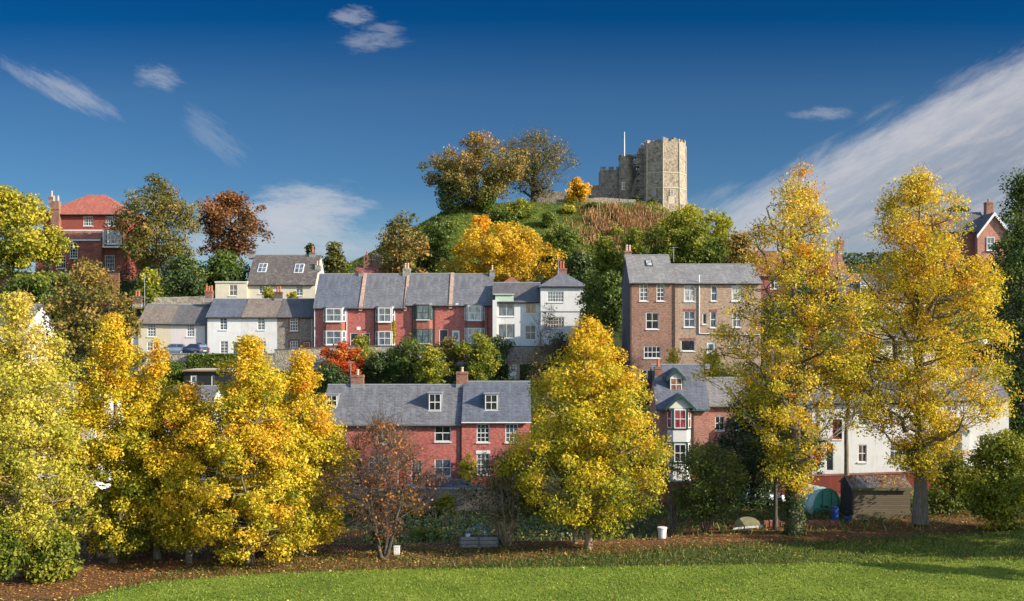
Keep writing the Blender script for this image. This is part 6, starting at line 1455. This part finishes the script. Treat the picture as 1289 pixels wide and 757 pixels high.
wb = MB(); wb.box(-0.2, 0.2, -0.15, 0.15, 0, 0.55); wb.box(-0.22, 0.22, -0.17, 0.17, 0.552, 0.62); o = wb.build('beehive_box', PAINT, bevel=0.01); o.location = (X(499.5, 73.4), 73.4, H(X(499.5, 73.4), 73.4)); tag(o, 'small white box on the ground beside the dark evergreen bush', 'box')
# bean stalks
for i in range(9):
    xx = X(540 + i * 5.6 + random.uniform(-2, 2), 88); 
    s_ = MB(); hh = random.uniform(1.4, 2.0); s_.tube([(0, 0, 0), (random.uniform(-.08, .08), 0, hh * 0.5), (random.uniform(-.2, .2), 0, hh)], [0.04, 0.03, 0.012], 5)
    for k_ in range(6):
        z1_ = hh * (0.25 + 0.12 * k_); a_ = random.uniform(0, 6.28); L_ = random.uniform(0.3, 0.55)
        dx_, dy_ = math.cos(a_), math.sin(a_); w_ = 0.045
        s_.add([(0, 0, z1_), (dx_ * L_ * .5 - dy_ * w_, dy_ * L_ * .5 + dx_ * w_, z1_ + .18), (dx_ * L_, dy_ * L_, z1_ - .12), (dx_ * L_ * .5 + dy_ * w_, dy_ * L_ * .5 - dx_ * w_, z1_ + .16)], [(0, 1, 2, 3)])
    o = s_.build('maize_stalk', m_plain('dry_stalk', (0.34, 0.24, 0.11), 0.8, var=0.3)); o.location = (xx, 88 + random.uniform(-.5, .5), H(xx, 88)); tag(o, 'dry brown maize stalk in the allotment row below the stone wall', 'maize stalk', 'dry maize stalks in the allotment')
# stone ramp with green trough and handrail in front of the terrace
rp = empty('entrance_ramp', (X(531, 96.3), 96.3, -0.85), 'pale rendered ramp with dark handrail in front of the doorway of the lower terrace', 'ramp')
b_ = MB(); b_.prism([(-1.7, 0), (1.7, 0), (1.2, 0.5), (-0.9, 0.95), (-1.7, 0.95)], 0, 0.6, 'y'); b_.build('ramp_wall', CONC, rp)
hrl = MB()
for xx, z0, z1 in ((-1.6, .9, 1.8), (-0.6, .85, 1.7), (0.4, .6, 1.4), (1.2, .4, 1.15)): hrl.tube([(xx, 0.3, z0), (xx, 0.3, z1)], 0.035, 6)
hrl.tube([(-1.6, 0.3, 1.8), (-0.6, 0.3, 1.7), (1.2, 0.3, 1.15)], 0.04, 6); hrl.tube([(-1.6, 0.3, 1.4), (-0.6, 0.3, 1.3), (1.2, 0.3, .8)], 0.03, 6); hrl.build('handrail', BLACKP, rp)
tr_ = MB(); tr_.prism([(-0.2, 0), (0.2, 0), (0.26, 0.28), (-0.26, 0.28)], -1.05, 1.05, 'x'); o = tr_.build('planter_trough', GREENP, bevel=0.01); o.location = (X(535, 96.0), 96.0, Z(602, 96.0)); tag(o, 'long dark green planter trough on the ramp wall under the doorway', 'planter')
# playhouse
ph_ = empty('playhouse', (X(647, 129), 129, H(X(647, 129), 129)), 'tiny pale wooden playhouse on the bank above the lower terrace', 'playhouse')
zt_ = Z(459, 129) - ph_.location.z; hw_ = 0.72
pm_ = m_boards('pale_pink_boards', (0.50, 0.38, 0.30), 0.12)
p = MB(); p.prism([(-hw_, 0), (hw_, 0), (hw_, zt_), (0, zt_ + 0.42), (-hw_, zt_)], 0, 1.3, 'y'); p.build('wall', pm_, ph_)
p = MB(); p.prism([(-hw_ - .2, zt_ - .1), (0, zt_ + .43), (hw_ + .2, zt_ - .1), (hw_ + .2, zt_), (0, zt_ + .53), (-hw_ - .2, zt_)], -0.2, 1.5, 'y'); p.build('roof', m_plain('brown_felt', (0.22, 0.13, 0.09), 0.9), ph_)
window(ph_, -0.1, -0.02, zt_ - 0.75, 0.75, 0.62, 2, 2, PAINT, GLASSB, sill=False); p = MB(); p.box(-0.5, 0.3, -0.02, -0.002, zt_ - 1.75, zt_ - 0.9); p.build('door', PAINT, ph_)
# old telegraph post
p = MB(); p.tube([(0, 0, -0.3), (0.02, 0, 2.2), (0.0, 0, 3.1)], [0.3, 0.27, 0.25], 9); o = p.build('gate_post', m_bark('weathered_post', (0.13, 0.10, 0.09))); o.location = (X(847, 82), 82, H(X(847, 82), 82)); tag(o, 'thick weathered wooden post beside the white bin', 'post')
# terracotta pots on the roof terrace
for (px_, lb) in ((890.5, 'terracotta pot with a plant against the buff brick house'),):
    lathe('plant_pot', lb, 'pot', X(px_, 119.5), 119.5, Z(453, 119.5), [(0.25, 0), (0.36, 0.6), (0.4, 0.65)], POT)
# trees out of frame on the right that throw the shadows across the lawn
tree('cypress', 'pointed tree beyond the frame whose shadow tapers across the lawn corner', 644.5 + 46 * F / 54.5, 54.5, 420 + (14 - 13) * F / 54.5, 85, L_DARK, B_GREY, 'cone', pcb=420 + 13.7 * F / 54.5, n=7000, nc=80, ls=0.35, cr=0.7, tr=0.3, v0=0.5, zb=0.0)
for i_, (tx, ty, th, lab) in enumerate(((50, 63.5, 17, 'first leafy tree beyond the frame along the field edge'), (62, 62, 20, 'second leafy tree beyond the frame along the field edge'), (77, 60.5, 22, 'third leafy tree beyond the frame along the field edge'))):
    tree('lime_tree', lab, 644.5 + tx * F / ty, ty, 420 + (14 - th) * F / ty, 4.2 * F / ty, L_GOLD, B_GREY, 'egg', pcb=420 + 12 * F / ty, n=7000, nc=90, ls=0.45, cr=1.0, tr=0.35, v0=0.5, zb=0.0)
print('leaves', NLEAF[0])
